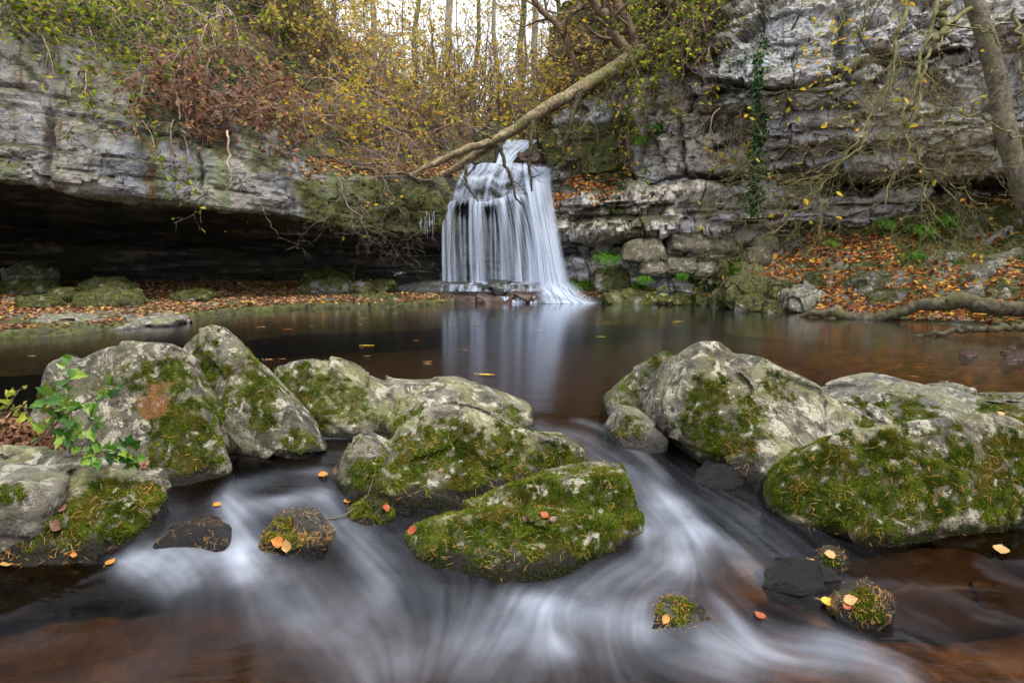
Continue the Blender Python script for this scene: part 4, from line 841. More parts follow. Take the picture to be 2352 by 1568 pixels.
boulder("boulder", "largest pale boulder, rising to a blunt peak on the right", "boulder",
  [lobe([(1538,850),(1560,812),(1618,784),(1662,792),(1745,832),(1850,892),(1885,922)], [(1565,1005),(1610,1035),(1690,1065),(1760,1095),(1860,1075)], 4.35, -0.1, 0.5, [(1600,900,4.05),(1540,900,4.2)]),
   lobe([(1850,925),(1960,942),(2030,966)], [(1760,1095),(1900,1080),(2020,1050)], 4.4, -0.1, 0.4)], 130, 26, BD,
  [(1640,900,50,.75),(1650,1000,80,.75),(1720,950,55,.6),(1640,1050,50,.8),(2000,960,30,.6),(1790,880,35,.4)], 0, 700, -0.1, rough=.055, ntuft=6000)
boulder("boulder", "dark lichen-spotted boulder leaning behind the largest pale boulder", "boulder",
  [lobe([(1400,945),(1432,888),(1482,838),(1528,814),(1570,850)], [(1402,958),(1480,966),(1570,966)], 4.9, 0, 0.4)], 80, 7, M['slab'], [(1440,900,40,.6),(1520,830,40,.8)], 0.2, 60, 0, rough=.045, ntuft=1500)
boulder("boulder", "small triangular rock standing in the mouth of the right chute", "rock",
  [lobe([(1400,975),(1432,936),(1465,946),(1528,996)], [(1388,992),(1440,1016),(1500,1024),(1535,1018)], 4.35, -0.03, 0.2)], 70, 8, M['slab'], [(1430,985,40,.6)], 0.0, 200, -0.03, rough=.04, ntuft=600)
boulder("boulder", "big wedge boulder draped with shaggy moss at the right edge", "boulder",
  [lobe([(1775,1095),(1850,1038),(2000,998),(2100,985),(2200,1000)], [(1768,1150),(1850,1185),(1960,1232),(2060,1228)], 3.6, -0.28, 0.3, [(1765,1125,3.5)]),
   lobe([(2080,985),(2130,968),(2230,955),(2292,955),(2305,985),(2370,1035),(2500,1110)], [(2050,1228),(2200,1203),(2352,1196),(2500,1190)], 3.65, -0.28, 0.3)], 140, 9, BD,
  [(1840,1100,90,1),(1950,1100,100,1),(2060,1110,100,1),(2000,1180,90,1),(2130,1060,70,1),(2220,1100,80,.9),(2320,1110,80,1),(2210,1040,50,.9),(2330,1020,50,1),(1880,1150,90,1),(2300,1170,60,.7),(2130,1170,60,.6)], 0.1, 1100, -0.28, rough=.04, ntuft=26000, wetband=.05)
boulder("boulder", "flat-topped boulder with a green algae patch beyond the wedge boulder", "boulder",
  [lobe([(1905,915),(1962,890),(2042,876),(2130,890),(2250,908),(2285,935)], [(1940,965),(2100,990),(2290,975)], 4.95, 0, 0.4)], 80, 10, M['slab'], [(2100,935,60,.9),(1960,930,40,.9),(2050,960,40,.9),(2010,945,45,.8)], 0.1, 160, 0, rough=.05, ntuft=3500)
boulder("boulder", "small dark rock showing behind the flat-topped boulder", "rock",
  [lobe([(2155,895),(2175,883),(2210,883),(2236,898)], [(2160,910),(2236,908)], 5.2, 0, 0.25)], 40, 11, M['slab'], rough=.04)
boulder("boulder", "mossy rock cut by the right frame edge beside the pool", "rock",
  [lobe([(2215,945),(2290,925),(2352,920),(2450,930)], [(2230,985),(2300,1000),(2450,1000)], 4.6, 0, 0.35)], 70, 12, M['slab'], [(2300,945,60,1),(2352,950,60,1),(2240,960,30,1)], 0.3, 150, 0, rough=.05, ntuft=4000)
boulder("boulder", "needle-strewn boulder in the left corner with wet black moss", "boulder",
  [lobe([(-160,1060),(0,1053),(100,1048),(200,1053),(290,1072),(345,1092)], [(-160,1290),(0,1280),(200,1288),(285,1282),(330,1230)], 3.62, -0.33, 0.3, [(368,1145,3.5),(300,1200,3.25)])], 130, 13, BD,
  [(330,1130,50,1),(230,1150,60,.8),(150,1210,100,.7),(60,1230,100,.8),(280,1220,70,.8),(20,1180,60,.6),(220,1260,70,.7)], 0, 900, -0.33, rough=.05, ntuft=14000, wetband=.16)
boulder("flat_stone", "thin dark slab lying on the left corner boulder", "stone",
  [lobe([(-120,1090,3.4),(0,1078,3.4),(80,1080,3.4),(138,1100,3.35)], [(-120,1170),(0,1155),(100,1130)], 3.4, -0.02, 0.15, [(-60,1175,3.15),(40,1165,3.15),(120,1130,3.2)])], 70, 14, M['slab'], [(20,1120,25,.8)], 0, 20, -9, rough=.035, ntuft=300, wetband=0)
def stone(name, label, x0, y0, x1, y1, seed, mat, sub=0.0, res=50, **kw):
    q = SW((x0 + x1) / 2, y1 - 2); Yb = q[1]; h = (y1 - y0) * Yb / F; wd = x1 - x0; zt = q[2]
    A = [P(x0 + wd * .16, y0 + (y1 - y0) * .35, Yb + .03), P(x0 + wd * .32, y0 + (y1 - y0) * .06, Yb + .06), P(x0 + wd * .66, y0, Yb + .07), P(x0 + wd * .9, y0 + (y1 - y0) * .3, Yb + .04), P(x0, y0 + (y1 - y0) * .75, Yb + .01), P(x0 + wd * .3, y1, Yb - .02), P(x0 + wd * .7, y1, Yb - .02), P(x1, y0 + (y1 - y0) * .7, Yb + .01)]
    A = A + [a + np.array([0, wd * Yb / F * .5, -.01]) for a in A] + [a * .8 + .2 * np.mean(A, 0) + np.array([0, .02, -.10]) for a in A[4:]]
    return boulder(name, label, "stone", [np.array(A) - [0, 0, sub]], res, seed, mat, wl=zt, **kw)
BK = M['boulder_dark']
stone("stone", "round needle-topped stone with an orange leaf in the left chute", 588, 1186, 746, 1268, 15, BK, .015, moss=[(640, 1215, 40, .5)], gen=.12, needles=800, ntuft=2000, wetband=.05)
stone("stone", "tiny mossy stone under a twig between the middle boulders", 796, 1144, 905, 1202, 16, BK, moss=[(845, 1170, 50, 1)], gen=.3, needles=110, ntuft=2500, wetband=.04)
stone("stone", "black wet tapered stone in the right shallows", 1766, 1308, 1942, 1357, 17, BK, .01, rough=.06, wetband=.5)
stone("stone", "knobbly dark stone capped with needles and yellow leaves", 1934, 1356, 2062, 1436, 18, BK, moss=[(1990, 1390, 40, .5)], gen=.1, needles=380, ntuft=1200, wetband=.06)
stone("stone", "small upright stone with a curled leaf below the wedge boulder", 1882, 1262, 1950, 1314, 19, BK, moss=[(1915, 1285, 25, .5)], gen=.1, needles=90, ntuft=500, wetband=.05)
stone("stone", "half-drowned stone with a small orange leaf and wet needles", 1490, 1382, 1642, 1452, 20, BK, .032, moss=[(1560, 1420, 60, .4)], needles=330, ntuft=700, wetband=.06)
stone("stone", "dark wet rock splitting the right chute", 1603, 1073, 1714, 1122, 21, BK, rough=.05, wetband=.4)
stone("stone", "drowned stone in the left chute scattered with needles and leaves", 332, 1198, 524, 1270, 22, BK, .045, needles=260, wetband=.2)
stone("stone", "long brown slab lying under the right shallows", 1950, 1238, 2480, 1345, 23, M['wetbrown'], .24, 70, wetband=0, rough=.03)

# slabs and stones on the left shelf: box in photo units (x0,y0,x1,y1), depth of the base
def box_rock(name, label, x0, y0, x1, y1, Yb, mat, seed, moss=0.5, res=44, thick=None, tilt=0.0, group=None, k=14, rough=None, need=0, tuft=True, bed=0, sq=1.0):
    r = rs(seed + 500); wd = x1 - x0; dz = y1 - y0
    top = [(x0 + wd * (0.06 + .04 * r.rand()), y0 + dz * (sq * (.22 + .15 * r.rand()) + .03 + max(tilt, 0)), Yb + .1), (x0 + wd * .32, y0 + dz * (.02 + .08 * r.rand() + max(tilt, 0) * .6), Yb + .18), (x0 + wd * .68, y0 + dz * (.02 + .08 * r.rand() + max(-tilt, 0) * .6), Yb + .18), (x1 - wd * (.06 + .05 * r.rand()), y0 + dz * (sq * (.2 + .2 * r.rand()) + .02 + max(-tilt, 0)), Yb + .1)]
    bot = [(x0 + wd * .02, y0 + dz * (.95 - .23 * sq), Yb), (x0 + wd * .3, y1, Yb - .06), (x0 + wd * .72, y1, Yb - .06), (x1 - wd * .02, y0 + dz * (.95 - .21 * sq), Yb)]
    A = [P(*q) for q in top + bot]; th = thick or 0.55 * wd * Yb / F
    A = A + [a + np.array([0, th, -0.02]) for a in A] + [a + np.array([0, 0.05, -0.10]) for a in A[4:8]]
    V, Fq = rock_geo([np.array(A)], res, seed, k, rough or (.04 if sq < .5 else .075), bed); N = vnormals(V, Fq)
    nn = fbm(V, 3.5, 4, seed + 3); mk = np.clip(moss * 1.6 * ss(-0.15, 0.4, nn + .35 * N[:, 2] + (moss - .5)), 0, 1)
    o = obj(name, mesh_np(name, V, Fq, mat, True, dict(moss=mk, rust=0 * mk, wet=ss(.06, .0, V[:, 2]), joint=0 * mk))); tag(o, label, "rock", group)
    ROCKS[label] = (V, N)
    if moss > .3 and tuft:
        C, f = tri_sample(rs(seed), V, Fq, int(900 + 9 * wd), np.where(N[:, 1] < .4, mk, 0) + 1e-9)
        tv, tf = tufts(rs(seed + 1), C, N[Fq[f, 0]], 0.022, 2, .7); m = obj("moss", mesh_np("moss", tv, tf, M['moss_dark'] if moss > .85 else M['moss_dull'], False), o); m["kind"] = "stuff"
    return o
M['moss_dull'] = m_leaves("dull_green_moss", [(0, (0.025, 0.032, 0.008)), (0.5, (0.065, 0.08, 0.014)), (1, (0.16, 0.17, 0.03))], 0.25)
BR, SL, PI_ = M['bank_rock'], M['slab'], M['pile']
for i, a in enumerate([
 ("pale lichen-topped stone on the far left of the leafy shelf", 2, 608, 103, 645, 14.2, SL, .35),
 ("square mossy block on the shelf in front of the cave", 170, 640, 288, 672, 13.0, BR, .7),
 ("low mossy stone by the leaf drift at the left edge", 30, 678, 122, 706, 11.4, BR, .7),
 ("wide mossy slab propped on stones above the water", 160, 672, 303, 704, 11.6, BR, .8),
 ("mossy ledge stone under the pale lichen-topped stone", -20, 645, 105, 672, 13.2, BR, .8),
 ("thin mossy stone left of the square mossy block", 105, 663, 172, 683, 12.6, BR, .85),
 ("flat leaf-topped slab on the shelf near the waterfall", 680, 641, 800, 670, 14.6, BR, .55),
 ("small block touching the flat leaf-topped slab", 800, 646, 852, 668, 14.7, BR, .6),
 ("dark mossy mound at the back of the cave", 690, 613, 802, 650, 15.9, BR, .95),
 ("long mossy hump at the water's edge of the shelf", 380, 668, 480, 688, 12.8, BR, .85),
 ("mossy edge stone beside the waterfall ledge", 790, 676, 912, 704, 14.0, BR, .6),
 ("low black-mossed stone between cave and waterfall", 845, 640, 905, 664, 15.2, BR, .95),
 ("broad grey flagstone sloping into the pool on the left", -60, 735, 300, 774, 9.9, SL, .05),
 ("thin grey flagstone beyond the broad one", 265, 728, 392, 746, 10.5, SL, .05)]):
    box_rock("rock", *a[:6], a[6], 200 + i, a[7], res=60 if a[3] - a[1] > 200 else 44, thick=.6 if 'broad' in a[0] else None, k=22)
for i, a in enumerate([
 ("big rounded boulder covered in green moss at the right waterline", 1668, 630, 1775, 708, 13.4, BR, .9),
 ("low dark mossy boulder in front of the big rounded mossy one", 1690, 676, 1776, 714, 13.0, BR, .9),
 ("pale grey cracked boulder with leaves on its top", 1810, 655, 1900, 718, 12.7, SL, .12),
 ("flat mossy slab overhanging the right waterline", 2000, 663, 2142, 702, 12.2, BR, .6),
 ("support stone under the flat mossy slab", 2003, 690, 2050, 726, 12.3, BR, .6),
 ("rounded boulder half mossy half pale above the flat slab", 1968, 622, 2060, 690, 12.7, SL, .5),
 ("upright mossy post-like stone under the right cliff", 1648, 591, 1676, 662, 14.3, BR, .95),
 ("mossy stone beside the pale cracked boulder", 1770, 645, 1838, 690, 13.2, BR, .8),
 ("small mossy stone at the waterline below the leaf drift", 1752, 690, 1800, 720, 12.8, BR, .9),
 ("dark moss-grown stone by the pale-leaved sprig", 1540, 668, 1592, 702, 14.5, BR, .95),
 ("second dark mossy stone along the right waterline", 1598, 672, 1636, 702, 14.3, BR, .95),
 ("dark wedge stone beside the big rounded mossy boulder", 1638, 660, 1675, 704, 13.9, BR, .8),
 ("tilted grey slab leaning at the right edge of the bank", 2245, 562, 2420, 642, 11.9, SL, .3, 44, None, .5),
 ("upper tilted slab under the leaning tree", 2270, 505, 2440, 580, 12.6, SL, .25, 44, None, .6),
 ("pale stone breaking through the leaves high on the bank", 2180, 575, 2265, 606, 12.6, SL, .35),
 ("grey rounded stone among leaves on the right bank", 2228, 652, 2288, 682, 11.7, SL, .1),
 ("pale stone at the right frame edge above the driftwood", 2305, 650, 2400, 690, 11.4, SL, .15),
 ("small grey stone left of the grey rounded stone", 2175, 668, 2220, 694, 11.9, SL, .15),
 ("small blue-grey stone behind the driftwood tip", 1912, 700, 1952, 722, 12.3, SL, .05),
 ("mossy lump in the middle of the leaf drift", 1848, 628, 1896, 664, 13.3, BR, .9),
 ("mossy hummock beside the rounded half-mossy boulder", 1930, 642, 1985, 678, 13.0, BR, .7),
 ("mossy stone low on the bank below the tilted slab", 2205, 632, 2270, 662, 12.0, BR, .85),
 ("mossy brown stone near the top of the bank", 2230, 510, 2290, 545, 12.9, BR, .75),
 ("flat pale stone showing near the ferns", 2090, 540, 2170, 560, 13.5, SL, .3),
 ("top slab of the rock pile beneath the right cliff", 1530, 536, 1702, 572, 14.7, PI_, .25, 44, None, 0.0),
 ("big left block of the rock pile beneath the cliff", 1432, 543, 1530, 594, 14.8, PI_, .3, 44, None, .2),
 ("middle slab of the rock pile under its top slab", 1580, 570, 1690, 590, 14.8, PI_, .3),
 ("wedge slab of the rock pile beside the left block", 1478, 572, 1582, 604, 14.9, PI_, .4, 44, None, -.2),
 ("lower slab of the rock pile", 1530, 592, 1604, 617, 14.7, PI_, .3),
 ("bottom block of the rock pile above the green moss", 1470, 600, 1530, 622, 14.7, PI_, .45),
 ("small stone at the right foot of the rock pile", 1600, 602, 1655, 625, 14.6, PI_, .3),
 ("pale block fallen right of the rock pile", 1716, 568, 1778, 600, 14.5, PI_, .2),
 ("upper block right of the rock pile", 1730, 540, 1790, 572, 14.7, PI_, .25),
 ("dark brown mossy stone beside the upright stone", 1628, 622, 1650, 652, 14.6, BR, .8),
 ("dark mossy outcrop right of the waterfall foot", 1362, 612, 1450, 668, 15.2, BR, .9),
 ("wet mossy shelf stone along the far right waterline", 1380, 668, 1545, 702, 14.7, BR, .85)]):
    box_rock("rock", *a[:6], a[6], 300 + i, *a[7:], group=None, k=26 if 'pile' in a[0] else 18, sq=.25 if 'pile' in a[0] else .8)
for i, (x0, y0, x1, y1, lb) in enumerate([(2213, 803, 2241, 818, "round reddish pebble alone in the right shallows"), (2307, 804, 2330, 816, "grey pebble in the shallows beside a brown one"), (2325, 808, 2365, 826, "brown flat pebble at the right frame edge"), (2310, 826, 2340, 836, "reddish pebble nearest the right boulders"), (2318, 794, 2330, 801, "smallest pebble farthest out in the right shallows")]):
    q = W((x0 + x1) / 2, y1, 0); box_rock("pebble", lb, x0, y0, x1, y1 + 3, q[1], M['boulder_dark'] if i == 1 else M['wetbrown'], 400 + i, 0.0, 22, tuft=False)
for i, a in enumerate([
 ("mossy rock at the right top of the waterfall", 1246, 292, 1300, 378, 16.9, BR, .95), ("dark leaf-strewn rock in the stream above the falls", 1186, 344, 1246, 374, 16.8, M['wetbrown'], .1), ("mossy block left of the upper cascade", 1070, 330, 1136, 372, 17.2, BR, .95),
 ("mossy hump left above the upper cascade", 1085, 280, 1165, 330, 18.6, BR, .95), ("mossy rock right above the upper cascade", 1236, 300, 1275, 335, 18.4, BR, .9), ("dark mossy boulder on the lip behind the log's foot", 960, 318, 1075, 372, 17.4, BR, .95)]):
    box_rock("rock", *a[:6], a[6], 460 + i, a[7])
# wet brown lip of rock at the foot of the falls
V, Fq = rock_geo([np.array([P(x, y, Y) for x, y, Y in [(972, 682, 15.05), (1000, 671, 15.3), (1100, 669, 15.3), (1215, 671, 15.25), (1242, 682, 15.0), (1240, 697, 14.95), (1100, 698, 14.9), (972, 698, 14.95), (972, 676, 16), (1240, 672, 16), (972, 720, 16), (1240, 720, 16), (972, 720, 14.95), (1240, 720, 14.95)]])], 90, 61, 10, .10)
o = obj("rock_lip", mesh_np("rock_lip", V, Fq, M['wetbrown'])); tag(o, "wet brown rock lip between the waterfall and the pool", "rock")
V, Fq = rock_geo([np.array([P(x, y, Y) for x, y, Y in [(900, 655, 15.4), (1250, 655, 15.4), (900, 668, 15.15), (1250, 668, 15.15), (895, 655, 16.6), (1250, 655, 16.6), (900, 700, 16.6), (1250, 700, 16.6), (900, 700, 15.2), (1250, 700, 15.2)]])], 90, 62, 10, .08)
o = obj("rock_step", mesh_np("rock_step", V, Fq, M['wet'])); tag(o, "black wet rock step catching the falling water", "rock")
# ================================================================ WOOD, LEAVES, PLANTS
def gpos(Gd, N, px, py, rad=10):
    V = Gd.reshape(-1, 3); i = nearest(V, None, px, py, rad); return V[i], N.reshape(-1, 3)[i]
def scatter_grid(r, Gd, N, n, wfn):
    V = Gd.reshape(-1, 3); Nn = N.reshape(-1, 3); px, py, dp = proj(V); wg = wfn(V, Nn, px, py)
    Fq = gridfaces(*Gd.shape[:2]); C, f = tri_sample(r, V, Fq, n, wg); return C, Nn[Fq[f, 0]]
infr = lambda px, py, m=250: (px > -m) & (px < 2352 + m) & (py > -m) & (py < 1600)
def stuff(name, C, N, size, mat, seed, label=None, lift=0.01, **kw):
    v, f = leafmesh(rs(seed), C + N * lift, size, flat=N, **kw); o = obj(name, mesh_np(name, v, f, mat, False)); return tag(o, label, kind='stuff')
r = rs(900)
C, N = scatter_grid(r, GS, NS, 24000, lambda V, N, px, py: infr(px, py) * ss(.3, .9, N[:, 2]) * ss(.09, .13, V[:, 2]) * ss(-.65, -.1, fbm(V, 0.9, 3, 5)) * np.where(px > 300, 1, .8) * ss(638, 650, py))
stuff("leaf_litter", C, N, 0.085, M['litter'], 1, "brown beech leaves strewn over the rock shelf by the cave")
C, N = scatter_grid(r, GB, NB, 6500, lambda V, N, px, py: infr(px, py) * ss(-.02, .12, V[:, 2]) * ss(.2, .7, N[:, 2]) * (.06 + ss(-.25, .25, fbm(V, 1.3, 4, 6) + 0.3 * ss(1700, 1900, px) - .6 * ss(585, 530, py) + .35 * ss(650, 720, py))))
stuff("leaf_litter", C, N, 0.095, M['litter_red'], 2, "russet and orange leaves covering the right bank")
C, N = scatter_grid(r, GL, NL, 3000, lambda V, N, px, py: infr(px, py) * ss(.35, .8, N[:, 2]) * ss(660, 720, px) * (py > 365) * (py < 415))
stuff("leaf_litter", C, N, 0.09, M['litter'], 3, "brown leaves lying on the rock lip left of the waterfall")
C, N = scatter_grid(r, GR, NR, 1400, lambda V, N, px, py: infr(px, py) * ss(.3, .8, N[:, 2]) * ss(1430, 1400, px) * (py > 400) * (py < 480))
stuff("leaf_litter", C, N, 0.09, M['litter_red'], 4, "orange leaves caught on the mossy ledge right of the waterfall")
C, N = scatter_grid(r, GL, NL, 9000, lambda V, N, px, py: infr(px, py) * GLsoil * ss(-.5, .2, fbm(V, .8, 3, 9)))
stuff("undergrowth", C, N, 0.10, M['lf_under'], 5, "dead leaves and brown undergrowth on the slope above the left cliff", 0.05)
C, N = scatter_grid(r, GL, NL, 9000, lambda V, N, px, py: infr(px, py) * np.clip(GLsoil + .25 * ss(.3, .6, fbm(V, .7, 3, 4)) * (py < 340), 0, 1) * ss(-.1, .35, fbm(V, .6, 3, 10)) * ss(1100, 500, px))
stuff("ground_ivy", C, N, 0.085, M['ivy'], 6, "dark ivy trailing over the rim of the left cliff", 0.05)
C, N = scatter_grid(r, GR, NR, 9000, lambda V, N, px, py: infr(px, py) * np.clip(GRsoil, 0, 1) * ss(-.3, .2, fbm(V, .8, 3, 12)))
stuff("undergrowth", C, N, 0.10, M['lf_under'], 7, "brown leaves and undergrowth above the fallen log", 0.05)
C, N = scatter_grid(r, GR, NR, 7000, lambda V, N, px, py: infr(px, py) * ((px < 1760) * (py < 330)) * ss(0.12, .4, fbm(V, .75, 3, 14) + .25 * ss(1560, 1480, px) + .2 * ss(160, 60, py)) * (V[:, 2] > 2.5))
stuff("wall_ivy", C, N, 0.075, M['ivy'], 8, "ivy creeping over the upper right cliff", 0.03)
C, N = scatter_grid(r, GB, NB, 16000, lambda V, N, px, py: infr(px, py) * ss(0.0, .1, V[:, 2]) * ss(-.1, .3, -fbm(V, 1.3, 4, 6) + .3 * ss(1950, 1600, px) + .5 * ss(600, 530, py)))
v, f = tufts(rs(9), C, N, 0.045, 2); tag(obj("bank_moss", mesh_np("bank_moss", v, f, M['moss_dull'], False)), "moss cushions between the leaves on the right bank", kind='stuff')
C, N = scatter_grid(r, GB, NB, 5000, lambda V, N, px, py: infr(px, py) * ((px > 1300) * (px < 1700) * (py > 585) * (py < 668)))
v, f = leafmesh(rs(10), C + N * .02, 0.09, flat=N); tag(obj("ground_cover", mesh_np("ground_cover", v, f, M['fern'], False)), "bright green low plants below the right rock pile", kind='stuff')
# drift of dry leaves piled against the ivy boulder
pile = np.stack([r.uniform(-60, 330, 2600), 1 - r.rand(2600) ** 1.5], 1)
q = []
for a, b in pile:
    top = np.interp(a, [-60, 0, 60, 130, 200, 330], [955, 968, 985, 1025, 1045, 1062]); Yb = 3.62 + .18 * b; base = P(a, 1075, Yb); tp = P(a, top, Yb + .05)
    q.append(base * (1 - b) + tp * b + r.normal(size=3) * .012)
v, f = leafmesh(r, np.array(q), 0.055, .2, aspect=.6); tag(obj("leaf_drift", mesh_np("leaf_drift", v, f, M['lf_brown'], False)), "drift of dry brown leaves piled behind the left corner boulder", kind='stuff')

# single leaves -------------------------------------------------------------------
def leaf_obj(pos, nrm, L, mat, label, seed, yaw=None, group=None, aspect=.74, curl=.10, name="fallen_leaf"):
    rr = rs(seed); n = np.asarray(nrm, float); n = n / np.linalg.norm(n); a = rr.uniform(0, 6.28) if yaw is None else yaw
    d = np.array([math.cos(a), math.sin(a), 0]); d -= n * (d @ n); d /= np.linalg.norm(d); s = np.cross(n, d)
    ts = np.linspace(0, 1, 13); V = []
    for t in ts:
        wd = aspect * .56 * L * (math.sin(math.pi * t ** .85) ** .9 if 0 < t < 1 else 0) * (1 - .22 * t) * (1 + .10 * math.sin(t * 47 + seed))
        for u in (-1, -.5, 0, .5, 1): V.append(pos + d * L * (t - .5) + s * wd * u + n * (L * curl * (abs(u) ** 1.5 * .6 + (t - .5) ** 2 * 1.5) + .004 + rr.normal() * .012 * L))
    mb = MB().add(np.array(V), gridfaces(13, 5))
    st = np.array([[pos - d * L * .5, pos - d * L * .62 + n * .01, pos - d * L * .75 + n * .004]]); tv, tf = tubes(st, np.full((1, 3), L * .018), 4); mb.add(tv, tf)
    return tag(mb.build(name, mat), label, "leaf", group)
def on_rock(key, px, py):
    V, N = ROCKS[key]; i = nearest(V, N, px, py, 10); return V[i], N[i]
RL = lambda s: next(k for k in ROCKS if s in k)
for i, (rk, px, py, L, m, lb) in enumerate([
 ("round needle-topped", 640, 1235, .085, 'leaf_orange', "orange leaf flat on the round needle-topped stone"), ("round needle-topped", 655, 1257, .075, 'leaf_tan', "tan leaf at the foot of the round needle-topped stone"),
 ("foremost", 1245, 1178, .06, 'leaf_red', "bright red leaf in the moss of the foremost boulder"), ("foremost", 1268, 1188, .05, 'leaf_brown', "pinkish brown leaf right of the bright red one"), ("foremost", 1205, 1190, .06, 'leaf_brown', "dark brown leaf left of the bright red one"),
 ("foremost", 945, 1215, .075, 'leaf_red', "dark red leaf stuck to the left end of the foremost boulder"), ("triangular boulder", 772, 1078, .085, 'leaf_brown', "folded brown leaf at the left tip of the triangular boulder"), ("triangular boulder", 1010, 1075, .04, 'leaf_brown', "small brown leaf on the moss of the triangular boulder"),
 ("knobbly", 1950, 1372, .07, 'leaf_tan', "tan triangular leaf on the knobbly stone"), ("knobbly", 1940, 1385, .05, 'leaf_red', "small red leaf beside the yellow one on the knobbly stone"),
 ("small upright", 1905, 1268, .07, 'leaf_tan', "curled yellow-brown leaf on the small upright stone"), ("half-drowned", 1525, 1416, .05, 'leaf_orange', "small orange leaf stuck on the half-drowned stone"),
 ("tiny mossy", 888, 1162, .06, 'leaf_red', "red-brown leaf on the tiny mossy stone"), ("needle-strewn", 128, 1205, .09, 'leaf_brown', "large wet purple-brown leaf on the left corner boulder"), ("needle-strewn", 145, 1160, .07, 'leaf_brown', "brown leaf above the large wet one on the corner boulder"),
 ("needle-strewn", 160, 1110, .05, 'leaf_orange', "small orange-brown leaf by the thin dark slab"), ("needle-strewn", 182, 1265, .04, 'leaf_orange', "small orange leaf low on the corner boulder"), ("largest pale", 1887, 1082, .05, 'leaf_red', "pink-brown leaf at the foot of the largest pale boulder"), ("mossy rock cut", 2300, 945, .06, 'leaf_tan', "tan leaf on the mossy rock at the frame edge")]):
    p, n = on_rock(RL(rk), px, py); leaf_obj(p + n * .014, n, L * .9, M[m], lb, 40 + i)
for i, (px, py, L, m, lb) in enumerate([(1905, 1390, .085, 'leaf_yellow', "big yellow leaf caught left of the knobbly stone"), (700, 1262, .055, 'leaf_yellow', "yellow leaf floating below the round needle-topped stone"), (1900, 1203, .085, 'leaf_yellow', "yellow and orange leaf under the wedge boulder"), (2298, 1270, .10, 'leaf_tan', "large pale yellow leaf on the right shallows"),
   (255, 1297, .06, 'leaf_orange', "orange leaf floating below the left corner boulder"), (20, 1300, .08, 'leaf_tan', "tan leaf floating at the left frame edge"), (742, 1095, .08, 'leaf_orange', "orange leaf in the water at the tip of the triangular boulder"), (500, 1165, .06, 'leaf_orange', "narrow orange leaf at the left chute"), (405, 1255, .05, 'leaf_tan', "small tan leaf on the drowned stone"), (432, 1254, .05, 'leaf_orange', "small orange leaf on the drowned stone"),
   (1855, 1300, .10, 'leaf_tan', "yellowish leaf in the water behind the black tapered stone"), (1745, 1420, .06, 'leaf_red', "reddish leaf under the water right of the half-drowned stone"), (800, 1155, .07, 'leaf_orange', "pale orange leaf under the foam by the tiny mossy stone")]):
    p = SW(px, py); leaf_obj(p + [0, 0, .012], (0, -.15, 1), L * .95, M[m], lb, 70 + i)
rr = rs(77)
fl = [(600,745),(720,760),(650,770),(780,790),(500,770),(560,800),(820,735),(690,800),(860,820),(930,770),(960,800),(905,740),(1010,820),(1035,840),(1060,800),(1090,830),(1000,845),(960,855),(890,893),(980,892),(1120,870),(1180,895),(1140,760),(1190,765),(1240,770),(1070,745),(1100,740),(1350,720),(1370,775),(1290,800),(1420,740),(270,825),(70,820),(410,825),(650,830),(740,810),(845,795),(560,745),(620,812),(2010,832),(2090,864),(2060,763),(2300,823),(1830,900),(1560,740)]
for i, (px, py) in enumerate(fl[::2] + fl[1:16:5]):
    p = W(px + rr.normal() * 12, py + rr.normal() * 9, .006)
    leaf_obj(p, (0, 0, 1), (.07 + .12 * rr.rand() ** 2), M[['leaf_tan', 'leaf_orange', 'leaf_yellow', 'leaf_tan'][i % 4]], "small leaf floating flat on the dark pool", 100 + i, rr.normal() * .3, "leaves floating on the pool", .3, .02, "floating_leaf")

# fallen log ------------------------------------------------------------------------
def tube_line(pts, rad, n=24, sides=9, seed=0, wob=.0):
    Q = smoothline([P(*q) for q in pts], n); Rr = np.interp(np.linspace(0, 1, n), np.linspace(0, 1, len(rad)), rad)
    if wob: Q = Q + wob * np.stack([fbm(np.stack([np.arange(n) * .35, np.full(n, seed + k * 5.), np.zeros(n)], 1), 1, 2, seed) for k in range(3)], 1) * np.minimum(np.arange(n), 3)[:, None] / 3
    Rr = Rr * (1 + .10 * fbm(np.stack([np.arange(n) * .6, np.full(n, 3.3 + seed), np.zeros(n)], 1), 1, 2, seed))
    return Q, Rr
def limb(mb, pts, rad, **kw):
    Q, Rr = tube_line(pts, rad, **{k: v for k, v in kw.items() if k != 'sides'}); v, f = tubes(Q[None], Rr[None], kw.get('sides', 9)); mb.add(v, f); return Q, Rr
def twigs(mb, r, Q, Rr, m=6, L=.5, ang=.7, grav=.03, lvl=2, K=6, lo=.3, wig=.25, rf=.45):
    PL, RR = Q[None], Rr[None]; out = []
    Lp = np.linalg.norm(np.diff(Q, axis=0), axis=1).sum()
    for l in range(lvl):
        S, D, Ls, Rs = sprout(r, PL, RR, m if l == 0 else 4, lo if l == 0 else .2, 1, ang, (L / Lp if l == 0 else .55), rf)
        PL, RR = grow(r, S, D, Ls, np.maximum(Rs, .0022), K, wig, grav, .3); RR = np.maximum(RR, .0016)
        v, f = tubes(PL, RR, 4); mb.add(v, f); out.append(PL)
    return out
log = thing("fallen_log", "pale fallen tree trunk leaning from the right cliff down across the waterfall lip", "log")
mb = MB(); limb(mb, [(1475, 118, 16.2), (1440, 140, 15.9), (1392, 172, 15.7), (1338, 200, 15.5), (1275, 236, 15.3), (1220, 270, 15.3), (1158, 312, 15.4), (1095, 355, 15.6), (1042, 388, 15.75), (1012, 406, 15.8)], [.175, .17, .165, .15, .135, .125, .115, .105, .095, .06], n=40, sides=14, seed=3, wob=.05)
mb.build("trunk", M['bark_log'], log)
